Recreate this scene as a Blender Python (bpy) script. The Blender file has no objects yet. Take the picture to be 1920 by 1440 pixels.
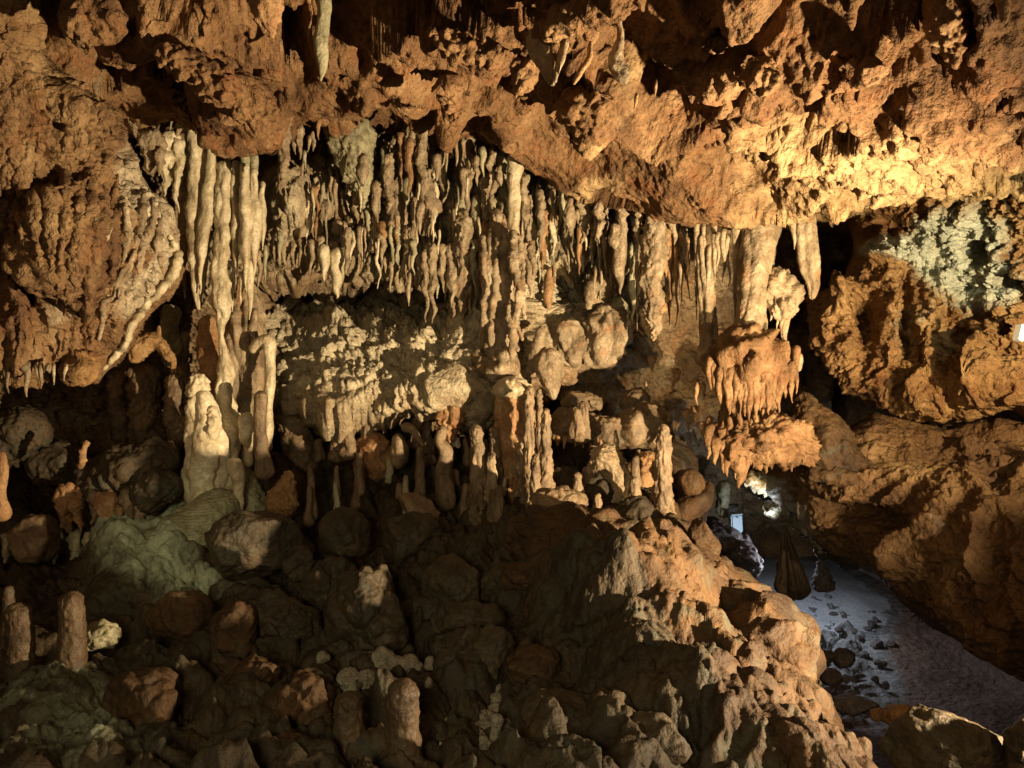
import bpy, math, numpy as np
from mathutils import Vector
# ------------------------------------------------------------------ camera, world, lamps, exposure
scene = bpy.context.scene
COL = scene.collection
CZ = 1.9                                   # eye height above the passage floor
cam_d = bpy.data.cameras.new('camera'); cam = bpy.data.objects.new('camera', cam_d); COL.objects.link(cam)
cam.location = (0, 0, CZ); cam.rotation_euler = (math.pi/2, 0, 0)
cam_d.sensor_width = 36; cam_d.lens = 27; cam_d.clip_start = 0.05; cam_d.clip_end = 100
scene.camera = cam
w = bpy.data.worlds.new('World'); scene.world = w; w.use_nodes = True
bg = w.node_tree.nodes['Background']; bg.inputs[0].default_value = (0.88, 0.66, 0.44, 1); bg.inputs[1].default_value = 0.25
scene.view_settings.view_transform = 'Standard'; scene.view_settings.look = 'None'
scene.view_settings.exposure = 0.0; scene.view_settings.gamma = 1
scene.cycles.max_bounces = 4; scene.cycles.diffuse_bounces = 2; scene.cycles.use_denoising = True

def spot(name, loc, aim, power, col, size=70, blend=0.5, radius=0.03):
    l = bpy.data.lights.new(name, 'SPOT'); l.energy = power; l.color = col
    l.spot_size = math.radians(size); l.spot_blend = blend; l.shadow_soft_size = radius
    o = bpy.data.objects.new(name, l); COL.objects.link(o); o.location = loc
    o.rotation_euler = (Vector(aim) - Vector(loc)).to_track_quat('-Z', 'Y').to_euler()
    return o
def point(name, loc, power, col, radius=0.05):
    l = bpy.data.lights.new(name, 'POINT'); l.energy = power; l.color = col; l.shadow_soft_size = radius
    o = bpy.data.objects.new(name, l); COL.objects.link(o); o.location = loc; return o
WARM = (1.0, 0.77, 0.48)
spot('warm_cave_lamp', (2.20, 1.75, CZ-0.70), (-0.80, 4.35, CZ+0.62), 1850, WARM, 106, 0.95, 0.025)
spot('warm_wall_lamp', (2.55, 1.9, CZ+0.05), (2.30, 4.3, CZ+0.30), 520, (1.0, 0.76, 0.42), 62, 0.8, 0.03)
spot('amber_cave_lamp', (1.75, 1.1, CZ-0.25), (1.5, 3.4, CZ-0.9), 20, (1.0, 0.60, 0.24), 80, 0.9, 0.05)
point('cool_passage_lamp', (2.12, 5.9, CZ-1.30), 15, (0.78, 0.87, 1.0), 0.02)
spot('cool_floor_lamp', (1.74, 5.9, CZ-0.86), (2.5, 4.9, 0.0), 55, (0.80, 0.86, 1.0), 88, 0.8, 0.015)
spot('cool_lip_lamp', (1.66, 4.92, CZ-0.90), (1.58, 5.12, CZ-0.66), 7, (0.80, 0.90, 1.0), 120, 0.9, 0.01)
point('green_wall_lamp', (2.62, 3.62, CZ+0.62), 5, (0.90, 1.0, 0.76), 0.02)
spot('amber_left_lamp', (-3.2, 1.6, CZ-0.5), (-2.0, 4.4, CZ-0.9), 22, (1.0, 0.6, 0.3), 70, 1.0, 0.08)
spot('mound_fill_light', (-0.5, -0.6, CZ+0.2), (-0.1, 3.0, CZ-1.1), 210, (0.95, 0.80, 0.50), 74, 1.0, 0.35)  # added soft fill from behind the eye, lifts the dark mound
spot('slope_fill_light', (-0.9, 1.3, CZ-0.1), (-1.75, 4.0, CZ-0.86), 85, (1.0, 0.88, 0.50), 22, 1.0, 0.04)  # added narrow spot, brightens the flowstone slope left in shadow

# ------------------------------------------------------------------ numeric helpers
F = 1440.0
def P(px, py, d):
    """pixel of the 1920x1440 photograph and distance in front of the eye -> point of the cave"""
    px = np.asarray(px, float); py = np.asarray(py, float); d = np.asarray(d, float)
    return np.stack([(px-960)/F*d, d+0*px, CZ+(720-py)/F*d], -1)
_G = np.array([[1,1,0],[-1,1,0],[1,-1,0],[-1,-1,0],[1,0,1],[-1,0,1],[1,0,-1],[-1,0,-1],[0,1,1],[0,-1,1],[0,1,-1],[0,-1,-1],[1,1,0],[-1,1,0],[0,-1,1],[0,-1,-1]], np.float32)
def _hash(ix, iy, iz, seed):
    h = ix*np.uint32(374761393) + iy*np.uint32(668265263) + iz*np.uint32(2147483647) + np.uint32((seed*974711+12345) & 0xffffffff)
    h = (h ^ (h >> np.uint32(13)))*np.uint32(1274126177); h ^= h >> np.uint32(16)
    h = h*np.uint32(2246822519); return h ^ (h >> np.uint32(13))
def perlin(p, seed=0):
    p = p.astype(np.float32) + np.float32(1000.37); i = np.floor(p); f = p-i; i = i.astype(np.int64).astype(np.uint32)
    u = f*f*f*(f*(f*6-15)+10); r = np.zeros(len(p), np.float32)
    for a in (0, 1):
        wx = u[:,0] if a else 1-u[:,0]
        for b in (0, 1):
            wy = u[:,1] if b else 1-u[:,1]
            for c in (0, 1):
                wz = u[:,2] if c else 1-u[:,2]
                g = _G[_hash(i[:,0]+np.uint32(a), i[:,1]+np.uint32(b), i[:,2]+np.uint32(c), seed) & np.uint32(15)]
                r += wx*wy*wz*(g[:,0]*(f[:,0]-a)+g[:,1]*(f[:,1]-b)+g[:,2]*(f[:,2]-c))
    return r
def fbm(p, f=1., o=4, seed=0, gain=0.5, kind='n'):
    r = np.zeros(len(p), np.float32); a = 1.
    for k in range(o):
        n = perlin(p*(f*2.03**k), seed+k*17)
        if kind == 'r': n = 1-2.6*np.abs(n)          # sharp ridges outward
        elif kind == 'b': n = 2.6*np.abs(n)-0.5      # rounded lumps outward, creases inward
        r += a*n; a *= gain
    return r
def warp(p, f, a, seed):
    return p + a*np.stack([perlin(p*f, seed+k*31) for k in range(3)], -1)
def worley(p, f, seed=0):
    q = p.astype(np.float32)*f + np.float32(500.); i = np.floor(q).astype(np.int64); fr = q-i
    d1 = np.full(len(p), 9., np.float32); d2 = d1.copy(); idn = np.zeros(len(p), np.float32)
    for a in (-1,0,1):
        for b in (-1,0,1):
            for c in (-1,0,1):
                ii = (i+np.array([a,b,c])).astype(np.uint32)
                h = _hash(ii[:,0], ii[:,1], ii[:,2], seed)
                o = np.stack([(h & np.uint32(1023))/1023., ((h >> np.uint32(10)) & np.uint32(1023))/1023., ((h >> np.uint32(20)) & np.uint32(1023))/1023.], -1).astype(np.float32)
                v = np.array([a,b,c], np.float32)+o-fr; dd = np.sqrt((v*v).sum(1))
                m = dd < d1; d2 = np.where(m, d1, np.minimum(d2, dd)); idn = np.where(m, (h & np.uint32(255))/255., idn); d1 = np.where(m, dd, d1)
    return d1, d2, idn
def smooth(a, b, x):
    t = np.clip((x-a)/(b-a), 0, 1); return t*t*(3-2*t)
def rbf(pts, vals, q, lin=True):
    """thin plate interpolation of scattered control values"""
    pts = np.asarray(pts, float); vals = np.asarray(vals, float); s = np.abs(pts).max(0)+1e-9; a = pts/s.max(); b = q/s.max()
    def k(r2): return 0.5*r2*np.log(r2+1e-12)
    n = len(a); A = np.zeros((n+3, n+3)); A[:n,:n] = k(((a[:,None]-a[None])**2).sum(-1)) + np.eye(n)*1e-6
    A[:n,n] = 1; A[:n,n+1:] = a; A[n,:n] = 1; A[n+1:,:n] = a.T
    c = np.linalg.solve(A, np.r_[vals, 0, 0, 0]); out = np.empty(len(b))
    for s0 in range(0, len(b), 40000):
        t = b[s0:s0+40000]; out[s0:s0+40000] = k(((t[:,None]-a[None])**2).sum(-1))@c[:n] + c[n] + t@c[n+1:]
    return out

# ------------------------------------------------------------------ object helpers
def mesh_np(name, v, faces, mat, origin=None, attr=None):
    me = bpy.data.meshes.new(name); o = np.zeros(3) if origin is None else np.asarray(origin, float)
    v = np.ascontiguousarray(v-o, np.float32); nf = len(faces); k = faces.shape[1]
    me.vertices.add(len(v)); me.vertices.foreach_set('co', v.ravel())
    me.loops.add(nf*k); me.loops.foreach_set('vertex_index', np.ascontiguousarray(faces, np.int32).ravel())
    me.polygons.add(nf); me.polygons.foreach_set('loop_start', np.arange(0, nf*k, k, dtype=np.int32))
    me.polygons.foreach_set('use_smooth', np.ones(nf, bool)); me.update(calc_edges=True)
    if attr is not None:
        at = me.attributes.new('calcite_and_light', 'FLOAT', 'POINT'); at.data.foreach_set('value', np.ascontiguousarray(attr, np.float32))
    me.materials.append(mat); return me
def link(name, me, parent=None, loc=None):
    ob = bpy.data.objects.new(name, me); COL.objects.link(ob)
    if loc is not None: ob.location = tuple(float(x) for x in loc)
    if parent is not None: ob.parent = parent
    return ob
def tag(o, label=None, cat=None, group=None, kind=None):
    if label and len(label.split()) > 16: print('LONG', len(label.split()), label)
    for k, v in (('label', label), ('category', cat), ('group', group), ('kind', kind)):
        if v: o[k] = v
    return o
def empty(name, loc, label, cat, group=None):
    o = bpy.data.objects.new(name, None); COL.objects.link(o); o.location = tuple(float(x) for x in loc); o.empty_display_size = 0.1
    return tag(o, label, cat, group)
def grid_faces(nu, nv, wrap=False):
    i = np.arange(nv-1)[:,None]; j = np.arange(nu if wrap else nu-1)[None]; jn = (j+1) % nu
    a = i*nu+j; b = i*nu+jn; c = (i+1)*nu+jn; d = (i+1)*nu+j
    return np.stack([a, b, c, d], -1).reshape(-1, 4)
def grid_normals(v, nu, nv):
    g = v.reshape(nv, nu, 3); n = np.cross(np.gradient(g, axis=1), np.gradient(g, axis=0)).reshape(-1, 3)
    return n/(np.linalg.norm(n, axis=1, keepdims=True)+1e-12)
def relax(n, nu, nv, k):
    g = n.reshape(nv, nu, 3).copy()
    for _ in range(k): g[1:-1,1:-1] = (g[1:-1,1:-1]*2+g[:-2,1:-1]+g[2:,1:-1]+g[1:-1,:-2]+g[1:-1,2:])/6
    g = g.reshape(-1, 3); return g/(np.linalg.norm(g, axis=1, keepdims=True)+1e-9)
def detail(v, n, nu, nv, amp=1.0, seed=0, pits=1.0):
    """second pass along the shaped surface's own normals: lumps, pits and grit that do not stretch on steep faces"""
    n1 = grid_normals(v, nu, nv); n1 *= np.sign((n1*n).sum(1, keepdims=True)+1e-9); n1 = relax(n1, nu, nv, 1)
    p, _, i = worley(warp(v, 8, .03, seed), 9, seed+1); g = -pits*.022*smooth(.42, .12, p)*(i > .4)
    p, _, i = worley(v, 24, seed+2); g -= pits*.009*smooth(.42, .12, p)*(i > .4)
    g += .014*fbm(warp(v, 5, .06, seed+3), 8, 3, seed+4, kind='b') + .005*fbm(v, 32, 2, seed+5)
    return v + n1*(amp*g)[:,None]
def project(v):
    return 960+F*v[:,0]/np.maximum(v[:,1], .2), 720-F*(v[:,2]-CZ)/np.maximum(v[:,1], .2)

# ------------------------------------------------------------------ materials
def rock(name, c1, c2, c3, calc=None, scale=1.0, bump=1.0, rough=0.85, spec=0.25, stain=(0.2,0.08,0.03), stain_amt=0.5, band=0.0):
    m = bpy.data.materials.new(name); m.use_nodes = True; nt = m.node_tree; N = nt.nodes; L = nt.links
    b = N['Principled BSDF']; tc = N.new('ShaderNodeTexCoord'); co = tc.outputs['Object']
    def noise(s, det=8, ro=0.6, dist=0.0):
        n = N.new('ShaderNodeTexNoise'); n.inputs['Scale'].default_value = s*scale; n.inputs['Detail'].default_value = det
        n.inputs['Roughness'].default_value = ro; n.inputs['Distortion'].default_value = dist; L.new(co, n.inputs['Vector']); return n.outputs['Fac']
    def ramp(f, stops):
        r = N.new('ShaderNodeValToRGB'); L.new(f, r.inputs[0]); e = r.color_ramp.elements
        e[0].position, e[0].color = stops[0][0], (*stops[0][1], 1); e[1].position, e[1].color = stops[-1][0], (*stops[-1][1], 1)
        for p, c in stops[1:-1]: x = e.new(p); x.color = (*c, 1)
        return r.outputs[0]
    def mix(f, a, c, mode='MIX'):
        x = N.new('ShaderNodeMix'); x.data_type = 'RGBA'; x.blend_type = mode
        if isinstance(f, float): x.inputs[0].default_value = f
        else: L.new(f, x.inputs[0])
        for s, k in ((a, 6), (c, 7)):
            if isinstance(s, tuple): x.inputs[k].default_value = (*s, 1)
            else: L.new(s, x.inputs[k])
        return x.outputs[2]
    col = ramp(noise(2.6, 6, 0.62, 0.6), [(0.34, c1), (0.5, c2), (0.68, c3)])
    st = ramp(noise(5.3, 6, 0.6, 1.2), [(0.52, (0,0,0)), (0.68, (stain_amt,)*3)])
    col = mix(st, col, stain)
    if calc:
        at = N.new('ShaderNodeAttribute'); at.attribute_name = 'calcite_and_light'
        ma = N.new('ShaderNodeMath'); ma.operation = 'MULTIPLY_ADD'; L.new(noise(7, 4, 0.65, 0.4), ma.inputs[0]); ma.inputs[1].default_value = 2.4; ma.inputs[2].default_value = -1.7
        mb = N.new('ShaderNodeMath'); mb.operation = 'MULTIPLY_ADD'; mb.use_clamp = True; L.new(at.outputs['Fac'], mb.inputs[0]); mb.inputs[1].default_value = 1.6; L.new(ma.outputs[0], mb.inputs[2])
        cc = ramp(noise(11, 6, 0.6), [(0.36, tuple(x*0.68 for x in calc)), (0.62, calc)])
        col = mix(mb.outputs[0], col, cc)
    fine = ramp(noise(38, 5, 0.7), [(0.30, (0.60,0.60,0.60)), (0.66, (1.16,1.16,1.16))])
    col = mix(0.9, col, fine, 'MULTIPLY'); L.new(col, b.inputs['Base Color'])
    rr = N.new('ShaderNodeMapRange'); L.new(noise(9, 4), rr.inputs[0]); rr.inputs[3].default_value = rough-0.22; rr.inputs[4].default_value = min(1, rough+0.12); L.new(rr.outputs[0], b.inputs['Roughness'])
    b.inputs['Specular IOR Level'].default_value = spec
    vo = N.new('ShaderNodeTexVoronoi'); vo.inputs['Scale'].default_value = 26*scale; vo.inputs['Detail'].default_value = 2; L.new(co, vo.inputs['Vector'])
    prev = None
    lay = [(noise(16, 5, 0.66), 0.04), (vo.outputs['Distance'], 0.012), (noise(95, 3, 0.7), 0.0075)]
    if band:
        wv = N.new('ShaderNodeTexWave'); wv.bands_direction = 'Z'; wv.inputs['Scale'].default_value = 22; wv.inputs['Distortion'].default_value = 6; wv.inputs['Detail'].default_value = 3; L.new(co, wv.inputs['Vector'])
        lay.append((wv.outputs['Fac'], band))
    for f, dist in lay:
        bp = N.new('ShaderNodeBump'); bp.inputs['Strength'].default_value = min(1, 0.8*bump); bp.inputs['Distance'].default_value = dist*bump; L.new(f, bp.inputs['Height'])
        if prev: L.new(prev, bp.inputs['Normal'])
        prev = bp.outputs[0]
    L.new(prev, b.inputs['Normal']); return m
M_ceil = rock('orange_limestone', (0.085,0.042,0.018), (0.175,0.092,0.038), (0.30,0.18,0.085), calc=(0.47,0.315,0.15), stain=(0.20,0.075,0.025), stain_amt=0.6)  # calc tone doubles as painted lamplight on the right side
M_wall = rock('cream_limestone', (0.13,0.08,0.04), (0.25,0.17,0.09), (0.40,0.31,0.19), calc=(0.58,0.49,0.32), stain=(0.28,0.14,0.06), stain_amt=0.6)
M_left = rock('orange_flowstone', (0.12,0.062,0.028), (0.23,0.135,0.06), (0.35,0.235,0.115), calc=(0.50,0.41,0.27), stain=(0.18,0.07,0.025), stain_amt=0.6)
M_right = rock('ochre_wall_rock', (0.14,0.07,0.028), (0.27,0.15,0.06), (0.40,0.25,0.11), calc=(0.60,0.62,0.50), stain=(0.16,0.06,0.02), stain_amt=0.6)
M_lean = rock('red_brown_wall_rock', (0.06,0.03,0.013), (0.115,0.06,0.024), (0.19,0.115,0.05), calc=(0.34,0.34,0.30), stain=(0.07,0.03,0.012), stain_amt=0.6, rough=0.75)  # wall rock in red-brown, darkened further to stand in for dim lamplight
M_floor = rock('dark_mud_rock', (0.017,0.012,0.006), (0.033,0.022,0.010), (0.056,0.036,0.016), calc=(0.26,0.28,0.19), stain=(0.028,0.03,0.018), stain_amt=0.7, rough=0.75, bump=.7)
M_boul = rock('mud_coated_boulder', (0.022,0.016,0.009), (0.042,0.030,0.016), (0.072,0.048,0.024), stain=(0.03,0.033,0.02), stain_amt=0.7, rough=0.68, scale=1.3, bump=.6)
M_ridge = rock('ochre_boulder', (0.022,0.011,0.004), (0.045,0.022,0.007), (0.078,0.039,0.012), stain=(0.045,0.042,0.025), stain_amt=0.85, rough=0.8, bump=.7)
M_cream = rock('cream_calcite', (0.30,0.235,0.135), (0.48,0.40,0.25), (0.66,0.58,0.40), stain=(0.38,0.24,0.11), stain_amt=0.5, scale=2.0, bump=0.45, rough=0.5, spec=0.5)
M_tan = rock('tan_calcite', (0.12,0.085,0.048), (0.25,0.185,0.11), (0.44,0.35,0.225), stain=(0.28,0.13,0.05), stain_amt=0.6, scale=2.0, bump=0.6, rough=0.7)
M_rust = rock('rusty_calcite', (0.15,0.075,0.03), (0.28,0.155,0.07), (0.41,0.26,0.13), stain=(0.24,0.08,0.025), stain_amt=0.6, scale=2.0, bump=0.6, rough=0.75)
M_slope = rock('olive_flowstone', (0.15,0.14,0.085), (0.24,0.23,0.14), (0.34,0.32,0.21), stain=(0.12,0.09,0.04), stain_amt=0.5, scale=1.2, bump=.5, rough=.55, spec=.4, band=.012)
M_grey = rock('grey_green_calcite', (0.15,0.13,0.08), (0.29,0.26,0.155), (0.42,0.38,0.24), stain=(0.14,0.11,0.06), stain_amt=0.5, scale=2.0, bump=0.5, rough=0.6)
M_mudst = rock('brown_stalagmite', (0.085,0.052,0.026), (0.16,0.105,0.055), (0.28,0.195,0.11), stain=(0.07,0.07,0.045), stain_amt=0.6, scale=2.0, bump=0.5, rough=0.6, spec=0.35)
M_shelf = rock('rusty_brown_flowstone', (0.085,0.042,0.017), (0.165,0.088,0.036), (0.26,0.155,0.072), stain=(0.14,0.05,0.018), stain_amt=0.6, scale=2.0, bump=0.7, rough=0.7)
M_dark = rock('dark_brown_stalagmite', (0.038,0.023,0.011), (0.072,0.044,0.021), (0.125,0.08,0.04), stain=(0.045,0.045,0.03), stain_amt=0.6, scale=1.6, bump=0.5, rough=0.6)
M_pale = rock('pale_rubble', (0.16,0.13,0.085), (0.30,0.26,0.18), (0.46,0.42,0.31), stain=(0.13,0.08,0.035), stain_amt=0.7, scale=2.5, rough=0.8)
M_sand = rock('red_brown_sediment', (0.06,0.035,0.022), (0.09,0.052,0.034), (0.13,0.08,0.055), calc=(0.20,0.20,0.195), stain=(0.05,0.03,0.02), stain_amt=0.6, scale=0.8, bump=0.9)
M_pass = rock('purple_grey_rock', (0.06,0.048,0.045), (0.12,0.10,0.095), (0.24,0.21,0.20), calc=(0.62,0.66,0.70), stain=(0.06,0.04,0.03), stain_amt=0.5)
MATS = dict(c=M_cream, t=M_tan, r=M_rust, g=M_grey, m=M_mudst, b=M_boul, o=M_ridge, p=M_pale, x=M_right, v=M_pass, w=M_wall, l=M_ceil, s=M_slope, k=M_dark, f=M_left, u=M_shelf)
def plain(name, col, rough=0.5, metal=0.0, emit=None):
    m = bpy.data.materials.new(name); m.use_nodes = True; b = m.node_tree.nodes['Principled BSDF']
    b.inputs['Roughness'].default_value = rough; b.inputs['Metallic'].default_value = metal
    n = m.node_tree.nodes.new('ShaderNodeTexNoise'); n.inputs['Scale'].default_value = 30; n.inputs['Detail'].default_value = 5
    r = m.node_tree.nodes.new('ShaderNodeValToRGB'); r.color_ramp.elements[0].color = (*[c*0.7 for c in col], 1); r.color_ramp.elements[1].color = (*col, 1)
    r.color_ramp.elements[0].position = 0.35; r.color_ramp.elements[1].position = 0.6
    m.node_tree.links.new(n.outputs['Fac'], r.inputs[0]); m.node_tree.links.new(r.outputs[0], b.inputs['Base Color'])
    if emit: b.inputs['Emission Color'].default_value = (*emit[0], 1); b.inputs['Emission Strength'].default_value = emit[1]
    return m

# ------------------------------------------------------------------ feature painting on sheets (metres out of the surface)
def bumps(px, py, feats):
    """(px,py,rx,ry,amp[,rot,power]) rounded knolls or hollows"""
    h = np.zeros(len(px))
    for f in feats:
        x, y, rx, ry, a = f[:5]; rot = math.radians(f[5]) if len(f) > 5 else 0; pw = f[6] if len(f) > 6 else 2
        m = (np.abs(px-x) < 3*max(rx, ry)) & (np.abs(py-y) < 3*max(rx, ry)); dx = px[m]-x; dy = py[m]-y
        u = (dx*math.cos(rot)+dy*math.sin(rot))/rx; v = (-dx*math.sin(rot)+dy*math.cos(rot))/ry
        h[m] += a*np.exp(-(u*u+v*v)**(pw/2))
    return h
def lips(px, py, feats):
    """(polyline, w_side_a, w_side_b, amp): edge that swells gently on one side and drops off sharply on the other"""
    h = np.zeros(len(px))
    for pl, wa, wb, amp in feats:
        pl = np.array(pl, float); lo = pl.min(0)-3*max(wa, wb); hi = pl.max(0)+3*max(wa, wb)
        m = (px > lo[0]) & (px < hi[0]) & (py > lo[1]) & (py < hi[1]); q = np.stack([px[m], py[m]], -1)
        best = np.full(len(q), 1e9); side = np.zeros(len(q)); tt = np.zeros(len(q))
        for k in range(len(pl)-1):
            a = pl[k]; d = pl[k+1]-a; L2 = (d*d).sum(); t = np.clip(((q-a)@d)/L2, 0, 1); r = q-a-t[:,None]*d
            dist = np.sqrt((r*r).sum(1)); s = np.sign(d[0]*r[:,1]-d[1]*r[:,0]); u = dist < best
            best = np.where(u, dist, best); side = np.where(u, s, side); tt = np.where(u, (k+t)/(len(pl)-1), tt)
        ww = np.where(side > 0, wb, wa); h[m] += amp*np.exp(-(best/ww)**1.3)*np.sqrt(np.clip(np.sin(np.pi*np.clip(tt, .06, .94)), 0, 1))
    return h

# ================================================================== SETTING
# ---- ceiling: height field over a fan in front of and above the eye
def build_ceiling():
    C = [(-6,-2,1.6),(0,-2,1.5),(6,-2,1.3),(-6,1,1.6),(-2,1,1.5),(0,1,1.35),(2,1,1.1),(6,1,1.1),(-7,7.5,1.5),(-3,7.5,1.5),(0,7.5,1.35),(4,7.5,1.3),(8,7.5,1.2),(8,4,1.0)]
    px_c = [(-300,0,3.4,0),(0,0,3.4,0),(140,0,3.1,0),(300,0,2.6,0),(300,100,3.15,0),(300,180,3.75,0),(450,245,4.15,0),(100,150,3.6,0),
      (600,0,2.6,0),(600,100,3.1,0),(600,185,3.9,0),(850,0,2.6,0),(850,120,3.2,0),(860,195,4.0,0),
      (1100,0,2.5,0),(1100,150,3.05,0),(1080,265,3.9,0),(1060,360,4.55,0),(1280,0,2.3,0),(1280,200,2.95,0),(1180,330,3.9,0),(1250,405,4.35,0),
      (1400,0,2.15,0),(1500,200,2.65,0),(1400,330,3.4,0),(1450,405,3.95,0),(1700,0,2.05,0),(1700,200,2.45,0),(1660,330,3.1,0),(1620,380,3.6,0),
      (1750,350,3.35,0),(1900,0,1.95,0),(1900,180,2.35,0),(1930,275,2.85,0),(2300,0,1.9,0),(2300,200,2.3,0),(2300,300,2.8,0)]
    C += [((x-960)/F*d, d, (720-y)/F*d) for x, y, d, _ in px_c]
    C += [(-2.6,5.0,1.75),(-1.2,5.0,1.70),(0,5.1,1.55),(0.6,5.5,1.28),(1.3,5.2,1.15),(2.2,4.8,1.10),(3.0,4.5,1.05),(4.5,4.5,1.0)]
    C = np.array(C)
    nu, nv = 1000, 560
    a = np.linspace(-0.80, 0.98, nu); t = np.linspace(0, 1, nv)
    y = 0.35+ (6.9-0.35)*t**1.0
    # y densest where the photograph looks: between 1.7 and 5.2 m
    y = np.interp(t, [0, .07, .85, 1], [-2.5, 1.6, 5.3, 7.2])
    A, Y = np.meshgrid(a, y); X = A*np.maximum(Y, 1.6)*1.05
    q = np.stack([X.ravel(), Y.ravel()], -1); H = rbf(C[:,:2], C[:,2], q)
    v = np.stack([q[:,0], q[:,1], CZ+np.clip(H, 0.6, 2.3)], -1)
    n = -grid_normals(v, nu, nv); n *= np.sign(-n[:,2:3])     # into the cave (down)
    px, py = project(v); py = np.where(v[:,1] < 1.2, -900, py)
    h = lips(px, py, [
      ([(560,170),(590,205),(640,205),(690,150),(745,150),(785,205),(845,228),(875,165),(930,142)], 26, 70, -0.0),
      ([(930,142),(875,165),(850,232),(785,205),(745,155),(690,155),(640,208),(590,208),(560,165)], 22, 100, 0.10),
      ([(960,92),(890,118),(830,70),(780,45)], 20, 80, 0.08),
      ([(1210,-10),(1095,22),(985,98)], 20, 90, 0.09),
      ([(515,215),(480,278),(430,238),(350,170),(280,95)], 22, 70, 0.09),
      ([(520,60),(430,50),(360,20)], 20, 60, 0.06),
      ([(1500,28),(1420,92),(1290,140),(1185,165)], 22, 100, 0.08),
      ([(1600,70),(1520,165),(1440,180),(1330,215)], 22, 90, 0.08),
      ([(1660,60),(1560,20),(1500,-30)], 14, 50, 0.10),
      ([(1770,70),(1700,105),(1640,60)], 12, 60, 0.10),
      ([(1930,190),(1850,165),(1780,150)], 12, 60, 0.10),
      ([(1750,348),(1620,378),(1450,425),(1300,398),(1180,372)], 30, 120, 0.04),
      ([(1930,262),(1860,290),(1760,342)], 16, 90, 0.12)])
    h += bumps(px, py, [(1100,225,56,22,0.17,0,4),(1345,150,46,22,0.16,0,4),(1630,125,26,16,0.10,0,4),(1440,160,38,22,0.10,0,4),(850,200,24,24,.12,0,4),
      (440,200,90,32,.16,15,4),(250,60,60,26,.08,0,4),(500,20,40,20,.10,0,4),
      (975,140,25,16,.08,0,4),
      
      (1670,165,45,40,-.14,0,3),
      (1400,375,60,22,-.10,10,4),(1680,300,60,18,-.07,15,4),(640,15,40,15,-.05)])
    w1 = warp(v, 1.4, 0.25, 3)
    big = fbm(w1, 1.5, 2, 11, kind='r'); mid = fbm(w1, 4.2, 3, 21, kind='r')
    slab = bumps(px, py, [(1160,335,170,60,1.0,10,4)])
    cn = perlin(warp(v*np.array([1.0,1.25,.3]), 2.2, .22, 301), 302) if False else perlin(warp(v, 1.7, .30, 301)*np.array([1.7,2.4,.4]), 302)
    keep = bumps(px, py, [(1600,330,230,70,1,-12,6),(760,130,110,45,1,0,4),(440,200,90,60,1,0,4),(1560,190,90,60,.8,0,4)])
    q1 = warp(v, 1.6, .22, 301)*np.array([1.0,1.35,.5]); c1, _, ci = worley(q1, 2.0, 303); q2 = warp(v, 3.5, .10, 305)*np.array([1.0,1.3,.6]); c2, _, cj = worley(q2, 4.6, 304)
    fadeb = smooth(5.6,4.6,v[:,1])*(1-.55*np.clip(keep,0,1))*(1-.8*np.clip(slab,0,1))
    h -= fadeb*((0.10+0.34*smooth(.32,.45,ci)*(1-.8*np.clip(bumps(px,py,[(1420,120,250,130,1,0,6)]),0,1)))*(1-np.clip(c1/.78,0,1)**2.2) + 0.085*(cj > .25)*(1-np.clip(c2/.7,0,1)**2)) - 0.02
    h -= bumps(px, py, [(1180,335,150,46,.16,10,6),(1060,105,100,42,.38,-20,6),(770,18,170,20,.34,0,6),(1730,70,90,42,.34,10,6),(1790,190,100,24,.26,0,6),(560,120,32,52,.4,0,6),(235,120,60,30,.36,0,6),(930,185,60,18,.3,0,6),(650,60,18,10,.1),(1250,225,60,24,.3,0,6),(1540,240,60,24,.26,10,6),(1380,110,80,14,.12,-20,6),(1460,60,80,14,.12,-25,6),(350,130,60,12,.22,15,6),(380,60,80,14,.25,0,6)])         # the smooth brown slab
    rough = 1-0.8*np.clip(slab, 0, 1)
    h += rough*(0.04*fbm(w1, 1.3, 2, 11, kind='n') + 0.012*big + 0.012*mid)
    h -= .05*smooth(1250,1450,px)*smooth(300,400,py)
    v1 = v + n*h[:,None]; n1 = -grid_normals(v1, nu, nv); n1 *= np.sign((n1*n).sum(1, keepdims=True)+1e-9); n1 = relax(n1, nu, nv, 1)
    pit1, _, idn = worley(warp(v1, 6, .04, 5), 5.5, 4); g = -rough*0.060*smooth(0.45, 0.15, pit1)*(idn > .35)
    pit2, _, id2 = worley(warp(v1, 20, .01, 6), 17, 9); g -= rough*0.018*smooth(0.42, 0.12, pit2)*(id2 > .3)
    pit3, _, id3 = worley(v1, 36, 10); g -= 0.008*smooth(0.42, 0.12, pit3)*(id3 > .5)
    zone = smooth(1250, 1450, px)*smooth(150, 320, py)         # right-hand area: grittier, and painted paler to imitate lamplight
    g += (0.6+.4*rough)*0.009*fbm(warp(v1, 4, .08, 12), 6, 3, 34, kind='b') + (0.007+0.009*zone)*fbm(v1, 13, 3, 33, kind='r') + 0.005*fbm(v1, 38, 2, 41)
    v2 = v1 + n1*g[:,None]
    global CEIL; qx, qy = project(v2); CEIL = (qx, qy, v2[:,1])
    cal = np.clip(bumps(px, py, [(1100,370,70,16,1.0),(1850,370,90,30,.5),(1150,225,60,35,.5)]) + 0.75*zone, 0, 1)  # zone term puts lamplight into the rock colour
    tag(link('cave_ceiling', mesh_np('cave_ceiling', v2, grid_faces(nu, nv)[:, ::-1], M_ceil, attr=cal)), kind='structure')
build_ceiling()

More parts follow.
